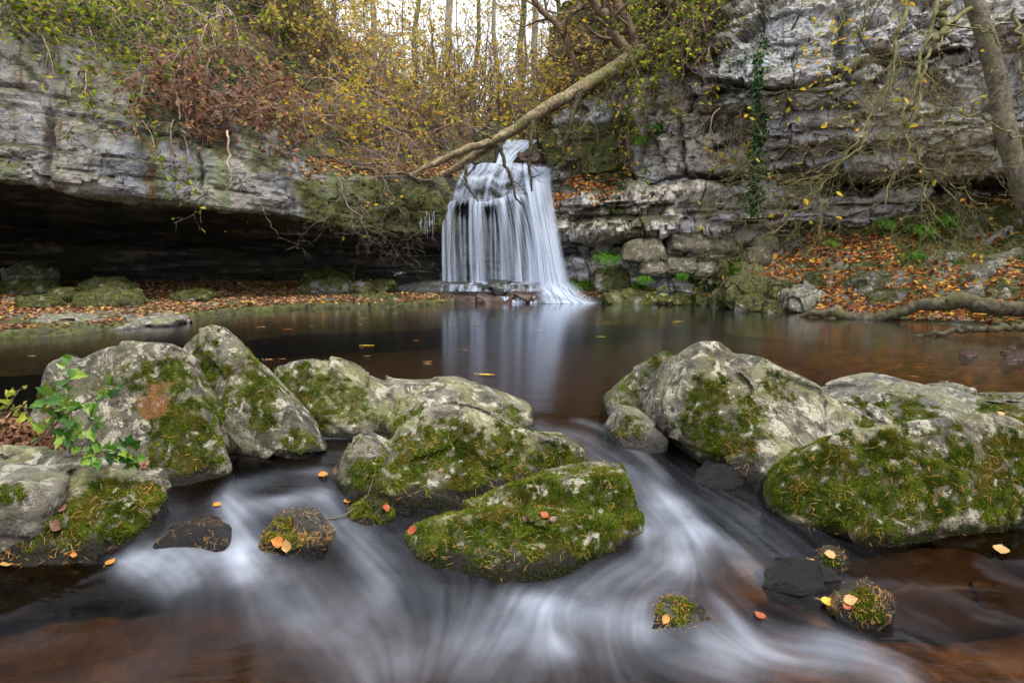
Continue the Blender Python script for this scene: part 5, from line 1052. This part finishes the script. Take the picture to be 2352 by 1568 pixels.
mb = MB(); limb(mb, [(1165, 308, 15.35), (1110, 332, 15.3), (1064, 345, 15.25), (1010, 371, 15.3), (940, 400, 15.05)], [.085, .09, .085, .075, .04], n=26, sides=12, seed=4, wob=.04)
mb.build("stem", M['bark_log'], log)["label"] = "second moss-patched stem lying on the leafy rock lip"
mb = MB(); limb(mb, [(1335, 205, 15.6), (1285, 240, 15.55), (1235, 268, 15.5), (1180, 300, 15.3)], [.09, .07, .06, .05], n=20, seed=5, wob=.03); mb.build("stem", M['bark_grey'], log)
for i, (pts, rad) in enumerate([([(1333, 212, 15.3), (1318, 255, 15.1), (1300, 320, 15.0), (1292, 355, 15.0)], [.085, .06, .05, .03]), ([(1226, 272, 15.0), (1217, 320, 14.85), (1214, 360, 14.8), (1217, 405, 14.75), (1224, 438, 14.7)], [.055, .05, .045, .035, .02]), ([(1146, 330, 14.8), (1157, 378, 14.7), (1178, 420, 14.6), (1194, 470, 14.5)], [.045, .04, .035, .02]), ([(1069, 380, 14.8), (1070, 424, 14.7), (1085, 445, 14.65), (1098, 463, 14.6)], [.035, .03, .022, .012]), ([(1130, 318, 14.9), (1095, 300, 14.8), (1080, 293, 14.8)], [.04, .025, .012])]):
    mb = MB(); Q, Rr = limb(mb, pts, rad, n=18, sides=7, seed=10 + i, wob=.05); twigs(mb, rs(i), Q, Rr, 5, .5, .8, .05, 2); mb.build("dead_branch", M['bark_dark'] if i != 4 else M['bark_grey'], log)
# branches lying on the lip at the log's foot, and dead sprays hanging under the left cliff
for i, (pts, rad, lb) in enumerate([
  ([(690, 372, 14.3), (780, 385, 14.3), (870, 392, 14.4), (960, 408, 14.6), (1020, 430, 14.8)], [.03, .035, .035, .03, .012], "long pale branch lying along the leafy lip left of the falls"),
  ([(720, 395, 14.2), (800, 402, 14.2), (900, 405, 14.4), (1000, 415, 14.8)], [.03, .03, .025, .012], "second pale branch lying below the long one on the lip"),
  ([(640, 345, 14.2), (730, 362, 14.2), (840, 378, 14.4), (930, 380, 14.8)], [.02, .025, .02, .01], "thin branch tangled above the leafy lip")]):
    mb = MB(); Q, Rr = limb(mb, pts, rad, n=22, sides=7, seed=30 + i, wob=.12); twigs(mb, rs(60 + i), Q, Rr, 12, .9, .6, .06, 2); tag(mb.build("fallen_branch", M['bark_grey']), lb, "branch")
for i, (pts, rad, lb) in enumerate([
  ([(775, 405, 13.7), (783, 440, 13.5), (800, 480, 13.4), (830, 500, 13.3), (850, 560, 13.3)], [.025, .022, .02, .014, .005], "dead spray hanging in front of the dark cave beside the mossy corner"),
  ([(795, 425, 13.6), (770, 470, 13.4), (738, 510, 13.3), (715, 520, 13.3)], [.018, .015, .01, .005], "short dead spray reaching left across the cave mouth"),
  ([(600, 470, 13.0), (612, 500, 12.9), (640, 540, 12.9)], [.01, .008, .004], "wispy root dangling from the left cliff lip"),
  ([(880, 410, 14.1), (900, 450, 14.0), (935, 500, 14.0)], [.016, .012, .005], "dead spray hanging close to the waterfall's left side"),
  ([(522, 300, 12.6), (524, 345, 12.5), (523, 380, 12.5), (528, 420, 12.45)], [.022, .02, .016, .008], "pale root hanging down the middle of the left cliff")]):
    mb = MB(); Q, Rr = limb(mb, pts, rad, n=18, sides=6, seed=40 + i, wob=.06)
    if i not in (2, 4): twigs(mb, rs(80 + i), Q, Rr, 8, 1.0, .8, .02, 3)
    tag(mb.build("hanging_branch", M['twig_pale'] if i == 4 else M['bark_grey']), lb, "branch")
for i, (pts, rad, lb) in enumerate([
  ([(1822, 734, 12.1), (1865, 717, 11.9), (1898, 714, 11.8), (1937, 726, 11.7), (2009, 732, 11.5), (2063, 719, 11.3), (2117, 701, 11.1), (2171, 691, 10.9), (2225, 694, 10.7), (2279, 705, 10.5), (2352, 715, 10.2), (2480, 725, 9.9)], [.02, .07, .085, .09, .09, .10, .12, .13, .13, .12, .12, .13], "thick twisted driftwood limb snaking from the right bank into the pool"),
  ([(2088, 780, 9.4), (2110, 772, 9.4), (2153, 766, 9.3), (2213, 758, 9.2), (2280, 752, 9.1), (2352, 754, 9.0), (2480, 752, 8.9)], [.035, .035, .04, .045, .05, .05, .055], "thinner driftwood branch dipping its broken end in the shallows")]):
    mb = MB(); Q, Rr = limb(mb, pts, rad, n=60, sides=14, seed=50 + i, wob=.05)
    if i == 1: twigs(mb, rs(3), Q[:14], Rr[:14], 1, .2, .8, -.1, 1)
    tag(mb.build("driftwood", M['bark_drift']), lb, "driftwood")
mb = MB(); limb(mb, [(680, 1178, 3.42), (720, 1192, 3.4), (770, 1192, 3.4), (815, 1170, 3.45), (850, 1130, 3.5), (862, 1080, 3.55)], [.004, .005, .005, .005, .004, .002], n=22, sides=5, wob=.01)
tag(mb.build("twig", M['bark_grey']), "thin bent twig resting on the round needle-topped stone", "twig")

# leaning tree and its hanging boughs ---------------------------------------------------
tree = thing("leaning_tree", "slim grey tree leaning over the bank at the right edge", "tree")
mb = MB(); limb(mb, [(2215, -120, 11.6), (2235, 0, 11.4), (2262, 80, 11.3), (2290, 180, 11.2), (2305, 290, 11.1), (2330, 380, 11.0), (2362, 455, 10.9), (2385, 500, 10.9)], [.11, .13, .14, .145, .15, .155, .17, .21], n=36, sides=14, seed=2, wob=.02)
mb.build("trunk", M['bark_grey'], tree); lv = []
for i, (pts, rad) in enumerate([
  ([(2110, -60, 9.6), (2096, 0, 9.5), (2060, 72, 9.4), (2056, 144, 9.3), (2038, 202, 9.2), (2002, 274, 9.1), (1984, 335, 9.0), (1930, 378, 8.9), (1865, 407, 8.8)], [.045, .042, .038, .033, .028, .022, .018, .012, .006]),
  ([(2160, -60, 9.8), (2153, 0, 9.7), (2128, 94, 9.6), (2114, 144, 9.5), (2099, 295, 9.3), (2081, 346, 9.2), (2060, 389, 9.2), (2034, 464, 9.1)], [.045, .04, .035, .032, .028, .024, .02, .01]),
  ([(2195, -40, 10.2), (2160, 40, 10.0), (2155, 95, 10.0), (2140, 110, 10)], [.07, .06, .05, .045]), ([(2230, 20, 11.3), (2190, 40, 10.9), (2155, 80, 10.5), (2120, 160, 10.0), (2085, 250, 9.6), (2037, 330, 9.3), (2038, 375, 9.2)], [.05, .045, .04, .03, .022, .014, .008]),
  ([(2102, 300, 9.3), (2127, 390, 9.2), (2135, 470, 9.1), (2160, 520, 9.0), (2230, 580, 8.9)], [.022, .018, .014, .01, .005]), ([(2085, 350, 9.2), (2160, 395, 9.0), (2215, 430, 8.9), (2280, 520, 8.7)], [.016, .012, .009, .004]),
  ([(2000, 280, 9.1), (1935, 370, 8.9), (1880, 440, 8.8), (1815, 500, 8.7), (1770, 560, 8.7)], [.016, .012, .009, .006, .003]), ([(1985, 335, 9.0), (1900, 400, 8.9), (1780, 435, 8.8), (1680, 440, 8.8)], [.014, .010, .007, .003]),
  ([(2330, 20, 9.4), (2345, 150, 9.3), (2352, 230, 9.3)], [.03, .025, .02]), ([(2390, 340, 9.2), (2310, 300, 9.0), (2230, 260, 8.9), (2130, 235, 8.8)], [.02, .016, .011, .005]), ([(2240, 60, 10), (2330, 110, 9.6), (2400, 60, 9.4)], [.02, .016, .01]),
  ([(2040, 210, 9.2), (1975, 230, 9.1), (1920, 250, 9.1)], [.012, .008, .004]), ([(1960, -40, 9.6), (1930, 60, 9.5), (1900, 130, 9.4), (1885, 200, 9.4)], [.014, .01, .007, .004]), ([(2000, -40, 9.6), (1985, 60, 9.5), (1965, 130, 9.4)], [.014, .01, .005])]):
    mb = MB(); Q, Rr = limb(mb, pts, np.array(rad) * (.75 if i != 2 else 1), n=28, sides=7, seed=20 + i, wob=.10); o3 = twigs(mb, rs(100 + i), Q, Rr, [18, 20, 2, 12, 14, 14, 18, 20, 4, 8, 3, 8, 8, 7][i], 1.05, .55, .02, 3, 7, .25, .2, .3)
    mb.build("branch", M['bark_moss'], tree)
    if i in (2, 8): continue
    pt = o3[-1][:, -2:].reshape(-1, 3); n_ = [10, 14, 0, 8, 8, 5, 6, 8, 0, 8, 8, 14, 45, 45][i]; lv.append(pt[rs(i).choice(len(pt), min(n_, len(pt)), False)])
v, f = leafmesh(rs(7), np.concatenate(lv), .085, .2, droop=.5); obj("foliage", mesh_np("foliage", v, f, M['lf_yellow'], False), tree)

# shrubs hanging from the clifftops ------------------------------------------------------
CAMP = np.array([0, 0, CH])
def shrub(base, nrm, size, leafmat, twigmat, nleaf, seed, label, group, lsize=.108, droop=.16, n0=5, name="hanging_shrub", cat="shrub", upw=.35, m1=6):
    r = rs(seed); t = thing(name, label, cat, group); t.location = tuple(base)
    out = CAMP - base; out[2] = 0; out /= np.linalg.norm(out)
    D = out * .8 + np.array([0, 0, upw]) + r.normal(size=(n0, 3)) * .55 + np.asarray(nrm) * .3
    mb = MB(); S = r.normal(size=(n0, 3)) * .12 * size
    PL, RR = grow(r, S, D, size * r.uniform(.8, 1.5, n0), size * .016 * r.uniform(.6, 1.2, n0), 10, .14, droop, .3); v, f = tubes(PL, RR, 6); mb.add(v, f)
    ends = []
    for lvl, (m, an, lf) in enumerate([(m1, .5, .6), (5, .55, .55), (3, .6, .5)]):
        S, D, Ls, Rs = sprout(r, PL, RR, m, .15, 1, an, lf, .55); Rs = np.maximum(Rs, .0022)
        PL, RR = grow(r, S, D, Ls, Rs, 6, .2, droop * .5, .4); RR = np.maximum(RR, .0016)
        if lvl == 2: v, f = tubes(PL[:, ::2], RR[:, ::2], 3)
        else: v, f = tubes(PL, RR, 4)
        mb.add(v, f)
        if lvl: ends.append(PL.reshape(-1, 3))
    mb.build("branches", twigmat, t)
    if nleaf:
        E = np.concatenate(ends); C = E[r.choice(len(E), nleaf)] + r.normal(size=(nleaf, 3)) * .03
        v, f = leafmesh(r, C, lsize, .15, droop=.35); obj("foliage", mesh_np("foliage", v, f, leafmat, False), t)
    return t
def row(lst, Gd, N, leafmat, twigmat, what, where, group, seed, **kw):
    for i, (px, py, size, nl) in enumerate(sorted(lst)):
        p, n = gpos(Gd, N, px, py, 25); shrub(p, n, size, leafmat, twigmat, nl, seed + i, f"{ORD[i]} {what} from the left {where}", group, **kw)
row([(40, -20, 1.1, 294), (130, 10, 1.3, 364), (215, 40, 1.4, 454), (300, 60, 1.4, 454), (290, -30, 1.5, 454), (385, 30, 1.5, 454), (190, -40, 1.3, 350), (470, 90, 1.4, 350), (420, 130, 1.2, 244), (540, 20, 1.5, 420), (620, -10, 1.5, 420), (700, 30, 1.4, 350), (350, 150, 1.1, 182)], GL, NL, M['lf_green'], M['twig'],
    "green and yellow leaved shrub", "along the rim of the left cliff", "green shrubs on the left clifftop", 1000)
row([(400, 190, 1.1, 455), (480, 215, 1.1, 585), (560, 215, 1.2, 585), (640, 240, 1.2, 390), (500, 120, 1.4, 455)], GL, NL, M['lf_brown'], M['twig'],
    "shrub of dead brown leaves", "in the hollow above the left cliff", "brown shrubs above the left cliff", 1100, lsize=.115)
row([(700, 225, 1.6, 328), (760, 290, 1.6, 303), (800, 200, 1.7, 328), (850, 300, 1.6, 265), (900, 250, 1.7, 265), (950, 300, 1.5, 189), (760, 110, 1.8, 354), (840, 120, 1.8, 354), (930, 180, 1.7, 265), (1000, 260, 1.4, 164), (850, 360, 1.1, 56), (1010, 300, 1.2, 75)], GL, NL, M['lf_yellow'], M['twig'],
    "yellow leaved twiggy shrub", "between the left cliff and the falls", "yellow shrubs left of the falls", 1200, m1=7)
row([(640, 30, 1.8, 600), (670, 10, 1.8, 650), (705, 50, 1.9, 700), (740, 40, 1.9, 700), (770, 90, 1.8, 600), (820, 140, 1.7, 450), (870, 190, 1.6, 380), (920, 230, 1.5, 320), (965, 265, 1.4, 260), (600, 0, 1.6, 380), (1010, 290, 1.2, 180)], GL, NL, M['lf_wood'], M['twig'],
    "pale yellow bush", "on the skyline of the left slope", "pale yellow bushes on the left slope", 1250, name="pale_bush", cat="bush", upw=1.1, droop=.06)
row([(110, 90, 1.0, 50), (330, 255, 1.1, 40), (430, 280, 1.0, 40), (235, 170, 1.1, 40)], GL, NL, M['lf_green'], M['twig'], "thin trailing bramble", "down the face of the left cliff", "brambles on the left cliff", 1300, droop=.4, n0=2, m1=3, name="bramble", cat="bramble")
row([(500, 20, 1.6, 160)], GL, NL, M['lf_brown'], M['twig_pale'], "whitish dead spray drooping among brown leaves", "above the left cliff", "dead sprays", 1320, droop=.35, n0=4, m1=4)
row([(1480, 130, 1.2, 260), (1540, 110, 1.3, 320), (1600, 60, 1.3, 260), (1460, 60, 1.4, 320), (1530, 20, 1.4, 300), (1620, -20, 1.2, 200), (1400, 200, 1.0, 120)], GR, NR, M['lf_green'], M['bark_brown'],
    "bushy green and yellow shrub", "on the slope above the fallen log", "shrubs above the fallen log", 1400)
row([(1490, 160, .8, 30), (1450, 170, .9, 30), (1600, 130, .8, 40), (1660, 240, .9, 70), (1330, 260, .9, 30), (1420, 300, .8, 30)], GR, NR, M['lf_yellow'], M['twig'], "curtain of thin trailing twigs", "down the right cliff", "trailing twigs on the right cliff", 1500, droop=.5, n0=3, m1=4, name="trailing_creeper", cat="creeper")

r = rs(1700); lst = [(1010, 19.5), (1060, 21), (1115, 23), (1160, 21.5), (1205, 24), (1250, 22), (1290, 20.5), (1330, 19.5), (1085, 26), (1140, 28), (1190, 30), (1240, 27), (1290, 25), (1350, 23), (1030, 25), (960, 22), (1390, 21), (1220, 20)]
for i, (px, Y) in enumerate(sorted(lst)):
    x = (px - CX) / F * Y; b = np.array([x, Y, float(gz(x, Y)) - .3]); shrub(b, (0, 0, 1), 2.0 + .04 * (Y - 18) * 3, M['lf_wood'] if i % 3 else M['lf_yellow'], M['bark_brown'] if i % 2 else M['twig'], 420, 1700 + i, f"{ORD[i]} golden bush from the left on the valley floor above the falls", "golden bushes above the falls", .12, .03, 8, "golden_bush", "bush", .9, 6)

# wood behind the falls ------------------------------------------------------------------
def wood_tree(px, Y, H, rad, lean, leafmat, nl, seed, label, group, bark, lsize=.14, name="bare_tree", limbs=9, low=.25, spread=.8):
    r = rs(seed); x = (px - CX) / F * Y * 1.01; b = np.array([x, Y, float(gz(x, Y)) - .4]); t = thing(name, label, "tree", group); t.location = tuple(b)
    n = 16; z = np.linspace(0, H, n); Q = np.stack([lean * z / H * H * .3 + .25 * fbm(np.stack([z * .35, z * 0 + seed * 1.7, z * 0], 1), 1, 2, 3) * (z > 0), .25 * fbm(np.stack([z * .35, z * 0 + seed * 2.9, z * 0], 1), 1, 2, 4), z], 1)
    Rr = rad * .7 * np.linspace(1, .12, n) ** .8; mb = MB(); v, f = tubes(Q[None], Rr[None], 8); mb.add(v, f); PL, RR = Q[None], Rr[None]; ends = []
    for lvl, (m, an, lf, gv, K) in enumerate([(limbs, spread, .42, -.06, 9), (6, .65, .5, -.02, 7), (5, .65, .5, .02, 5)]):
        S, D, Ls, Rs = sprout(r, PL, RR, m, low if lvl == 0 else .2, .98, an, lf, .5); Rs = np.maximum(Rs, .006)
        PL, RR = grow(r, S, D, Ls, Rs, K, .2, gv, .35); RR = np.maximum(RR, .0045)
        v, f = tubes(PL, RR, 5 if lvl == 0 else 3); mb.add(v, f)
        if lvl: ends.append(PL.reshape(-1, 3))
    mb.build("trunk", bark, t)
    if nl:
        E = np.concatenate(ends); C = E[r.choice(len(E), nl)] + r.normal(size=(nl, 3)) * .12; v, f = leafmesh(r, C, lsize, .15, droop=.3); obj("crown", mesh_np("crown", v, f, leafmat, False), t)
for i, (px, Y, H, rad, ln) in enumerate([(790, 24, 15, .16, .1), (880, 27, 17, .19, -.05), (960, 23, 15, .14, .12), (1040, 30, 22, .26, .05), (1090, 24, 14, .13, .2), (1150, 34, 20, .18, -.12), (1195, 28, 20, .2, .06), (1225, 32, 22, .26, -.03), (1290, 27, 17, .17, -.18), (1340, 25, 16, .18, -.2), (1400, 24, 15, .16, .1)]):
    wood_tree(px, Y, H, rad, ln, M['lf_wood'], 900, 2000 + i, f"{ORD[i]} trunk from the left among the bare trees behind the waterfall", "bare trees behind the falls", M['bark_pale'] if i % 2 else M['bark_moss'])
r = rs(31)
for i in range(18):
    px = 700 + i * 42 + r.uniform(-14, 14); wood_tree(px, 30 + 16 * r.rand() + 8 * (i % 3), 5 + 5 * r.rand(), .08 + .05 * r.rand(), r.normal() * .12, M['lf_wood'], [300, 700][abs(px - 1190) > 180], 2100 + i, f"{ORD[i]} yellow leaved tree from the left in the far wood", "yellow trees of the far wood", M['bark_brown'], .2, "yellow_tree", 10, .05)
for i, (px, Y, H) in enumerate([(1430, 22, 7), (1500, 21, 7), (1570, 20, 6)]):
    wood_tree(px, Y, H, .12, -.1, M['lf_ever'], 3500, 2200 + i, f"{ORD[i]} dark evergreen from the left on the slope above the log", "evergreens above the log", M['bark_brown'], .13, "evergreen_tree", 14, .05)
for i, (pts, rad, lb) in enumerate([
  ([(1452, 130, 16.0), (1420, 100, 15.8), (1398, 60, 15.7), (1375, 20, 15.6), (1345, -30, 15.5), (1320, -110, 15.4)], [.13, .12, .11, .10, .09, .06], "curved bare tree rising left from the root of the fallen log"),
  ([(1460, 118, 16.3), (1452, 75, 16.2), (1430, 30, 16.2), (1405, -20, 16.2), (1385, -110, 16.2)], [.11, .10, .10, .09, .06], "straighter bare tree behind the curved one at the log's root"),
  ([(1325, 158, 17), (1300, 90, 17), (1270, 45, 17), (1225, 5, 17), (1180, -60, 17)], [.07, .08, .08, .07, .05], "forked bare tree arching left above the middle of the log"),
  ([(1600, 130, 15.6), (1560, 60, 15.8), (1530, 0, 15.8), (1500, -80, 16)], [.10, .10, .09, .06], "brown sapling leaning left on the slope above the log"),
  ([(1665, 110, 15.2), (1640, 40, 15.3), (1632, -20, 15.3), (1625, -90, 15.3)], [.09, .08, .07, .05], "brown sapling standing at the edge of the right cliff")]):
    t = thing("bare_tree", lb, "tree"); mb = MB(); Q, Rr = limb(mb, pts, rad, n=26, sides=9, seed=60 + i, wob=.08); o3 = twigs(mb, rs(140 + i), Q, Rr, 12, 1.8, .6, -.02, 3, 8, .2, .2); mb.build("trunk", M['bark_brown'], t)
    E = o3[-1].reshape(-1, 3); v, f = leafmesh(rs(i), E[rs(i).choice(len(E), 80)], .10, .15, droop=.3); obj("crown", mesh_np("crown", v, f, M['lf_yellow'], False), t)

# ivy strand, ferns, ivy sprig, pale sprig, icicles --------------------------------------
t = thing("ivy_strand", "long strand of dark ivy hanging straight down the right cliff", "ivy")
Q = smoothline([P(1733, 90, 13.6), P(1730, 200, 13.1), P(1728, 300, 13.3), P(1722, 380, 13.6), P(1723, 440, 13.9), P(1718, 500, 13.9)], 60); Q = Q + np.array([0, -.25, 0])
v, f = tubes(Q[None], np.full((1, 60), .012), 5); obj("stem", mesh_np("stem", v, f, M['bark_brown']), t)
rr = rs(5); k = (rr.rand(1100) ** .6 * 59).astype(int); C = Q[k] + rr.normal(size=(1100, 3)) * np.array([.10, .05, .06]) * (.35 + 1.1 * np.abs(fbm(Q[k] * 2.5, 1, 2, 5))[:, None] + .4 * k[:, None] / 59)
v, f = leafmesh(rr, C, .075, .1, droop=.5, aspect=.8); obj("foliage", mesh_np("foliage", v, f, M['ivy'], False), t)
def fern(px, py, Y, L, nf, seed, label, mat='fern', src=None):
    r = rs(seed); p = P(px, py, Y) if src is None else gpos(*src, px, py)[0]; t = thing("fern", label, "fern", "ferns"); t.location = tuple(p); mb = MB()
    for k in range(nf):
        a = r.uniform(0, 6.28); d = np.array([math.cos(a), math.sin(a) - .5, .8 + .4 * r.rand()]); PL, RR = grow(r, np.zeros((1, 3)), d[None], [L * r.uniform(.7, 1.2)], [.006], 14, .05, .18, .3); c = PL[0]; T = np.gradient(c, axis=0); T /= np.linalg.norm(T, axis=1)[:, None]; s = np.cross(T, [0, 0, 1.]); s /= np.linalg.norm(s, axis=1)[:, None] + 1e-9
        V = []; Fi = []
        for j in range(1, 14):
            w_ = L * .22 * math.sin(math.pi * (j / 14) ** .7) + .01
            for sg in (1, -1):
                b = len(V); V += [c[j] - T[j] * .012 * L * 2, c[j] + sg * s[j] * w_ * .6 + T[j] * w_ * .1 , c[j] + sg * s[j] * w_ + T[j] * w_ * .35 - np.array([0, 0, w_ * .15]), c[j] + T[j] * .012 * L * 2.5 + sg * s[j] * w_ * .2]; Fi.append([b, b + 1, b + 2, b + 3])
        mb.add(np.array(V), np.array(Fi))
    mb.build("fronds", M[mat], t, False)
for i, a in enumerate([(1475, 318, 15.5, .45, 10, "fern growing on the pale rock column of the right cliff", (GR, NR)), (1500, 300, 15.5, .35, 7, "smaller fern right of the one on the rock column", (GR, NR)), (1385, 588, 15.2, .5, 12, "broad fern at the foot of the cliff right of the falls", None), (1425, 592, 15.1, .4, 10, "fern beside the broad one near the rock pile", None), (2120, 522, 13.4, .5, 12, "leafy fern high on the right bank", None), (2170, 498, 13.3, .45, 9, "fern just below the leaning tree", None), (2105, 585, 13.0, .35, 8, "small fern among the leaves below the pale stone", None), (1480, 636, 14.8, .4, 9, "low fern under the rock pile", None), (1570, 630, 14.7, .4, 9, "low fern by the upright mossy stone", None), (2030, 508, 13.8, .4, 9, "fern in the dark gap under the hanging boughs", None), (2215, 600, 12.6, .3, 7, "small fern beside the tilted grey slab", None), (1905, 555, 13.9, .3, 7, "fern at the left top of the leafy bank", None)]):
    fern(a[0], a[1], a[2], a[3], a[4], 600 + i, a[5], 'fern', a[6])
def ivy_leaf(c, d, n, L):
    s = np.cross(n, d); pts = [(0, 0), (.12, .38), (-.02, .55), (.38, .34), (.62, .36), (.66, .22), (1.0, 0), (.66, -.22), (.62, -.36), (.38, -.34), (-.02, -.55), (.12, -.38)]
    return np.array([c + d * L * x + s * L * y * .85 + n * L * (.22 * abs(y) - .12 * x * x) for x, y in pts]), [[0, 1, 2, 3], [0, 3, 4, 5], [0, 5, 6, 7], [0, 7, 8, 9], [0, 9, 10, 11]]
def ivy_sprig(label, lines, nl, Lf, seed, mat='ivy_bright'):
    r = rs(seed); t = thing("ivy_sprig", label, "ivy"); ms, ml = MB(), MB()
    for pts in lines:
        Q = smoothline([P(*q) for q in pts], 20); v, f = tubes(Q[None], np.linspace(.005, .002, 20)[None], 6); ms.add(v, f)
        for k in range(nl):
            i = r.randint(3, 20); d = r.normal(size=3) * [1, .5, .8] + [0, -.4, -.1]; d /= np.linalg.norm(d); n = np.array([r.normal() * .4, -.75, .55 + .3 * r.normal()]); n -= d * (n @ d); n /= np.linalg.norm(n)
            c = Q[i] + d * .02; V, Fi = ivy_leaf(c, d, n, Lf * r.uniform(.6, 1.3)); ml.add(V, np.array(Fi)); v, f = tubes(np.array([[Q[i], Q[i] + d * .01, c]]), np.full((1, 3), .0015), 4); ms.add(v, f)
    ms.build("stem", M['bark_brown'], t); ml.build("leaves", M[mat], t, False)
ivy_sprig("glossy green ivy sprig climbing in front of the broad grey boulder", [[(75, 1025, 3.5), (130, 975, 3.5), (165, 900, 3.55), (155, 840, 3.6), (170, 830, 3.6)], [(140, 960, 3.5), (200, 920, 3.5), (262, 885, 3.5)], [(130, 985, 3.5), (170, 1000, 3.45), (225, 970, 3.45)], [(160, 1040, 3.42), (165, 980, 3.45), (150, 900, 3.5)], [(150, 960, 3.5), (110, 930, 3.5), (120, 890, 3.55)]], 13, .075, 1)
ivy_sprig("low ivy runner between the leaf drift and the corner boulder", [[(150, 1050, 3.42), (230, 1035, 3.42), (310, 1045, 3.42), (320, 1060, 3.4)], [(200, 1050, 3.4), (260, 1040, 3.4), (300, 1030, 3.42)]], 22, .065, 2)
ivy_sprig("yellow-green ivy sprig at the left frame edge beside the boulder", [[(0, 960, 3.6), (20, 930, 3.6), (45, 895, 3.62)], [(10, 950, 3.6), (55, 930, 3.6), (68, 960, 3.6)]], 12, .045, 3, 'lf_yellowgreen')
t = thing("pale_sprig", "pale green leafy sprig at the waterline right of the falls", "plant"); p = P(1525, 700, 14.4); t.location = tuple(p); rr = rs(8)
PL, RR = grow(rr, np.zeros((9, 3)), rr.normal(size=(9, 3)) * [.6, .3, .2] + [0, 0, 1], np.full(9, .4), np.full(9, .006), 7, .15, .05, .4); v, f = tubes(PL, RR, 4); obj("stem", mesh_np("stem", v, f, M['bark_brown']), t)
E = PL[:, 2:].reshape(-1, 3); v, f = leafmesh(rr, E[rr.choice(len(E), 90)], .09, .3); obj("leaves", mesh_np("leaves", v, f, M['lf_yellowgreen'], False), t)
def icicles(label, x0, x1, ytop, ybot, Y, n, seed):
    r = rs(seed); mb = MB(); xs = r.uniform(x0, x1, n); PLs = []; Rs = []
    for x in xs:
        a = P(x, ytop + r.uniform(0, .6) * (ybot - ytop), Y + r.normal() * .06); L = (ybot - ytop) * Y / F * r.uniform(.15, .5); PLs.append([a + [0, 0, -L * k / 4] for k in range(5)]); Rs.append(np.array([.8, 1, .8, .5, .1]) * .007 * r.uniform(.4, 1.3))
    v, f = tubes(np.array(PLs), np.array(Rs), 5); mb.add(v, f); tag(mb.build("icicles", M['ice']), label, "icicles")
icicles("white fringe of icicles hanging left of the waterfall", 960, 998, 482, 552, 15.2, 36, 1)
icicles("small cluster of icicles low in the cave beside the falls", 900, 938, 622, 636, 15.2, 16, 2)
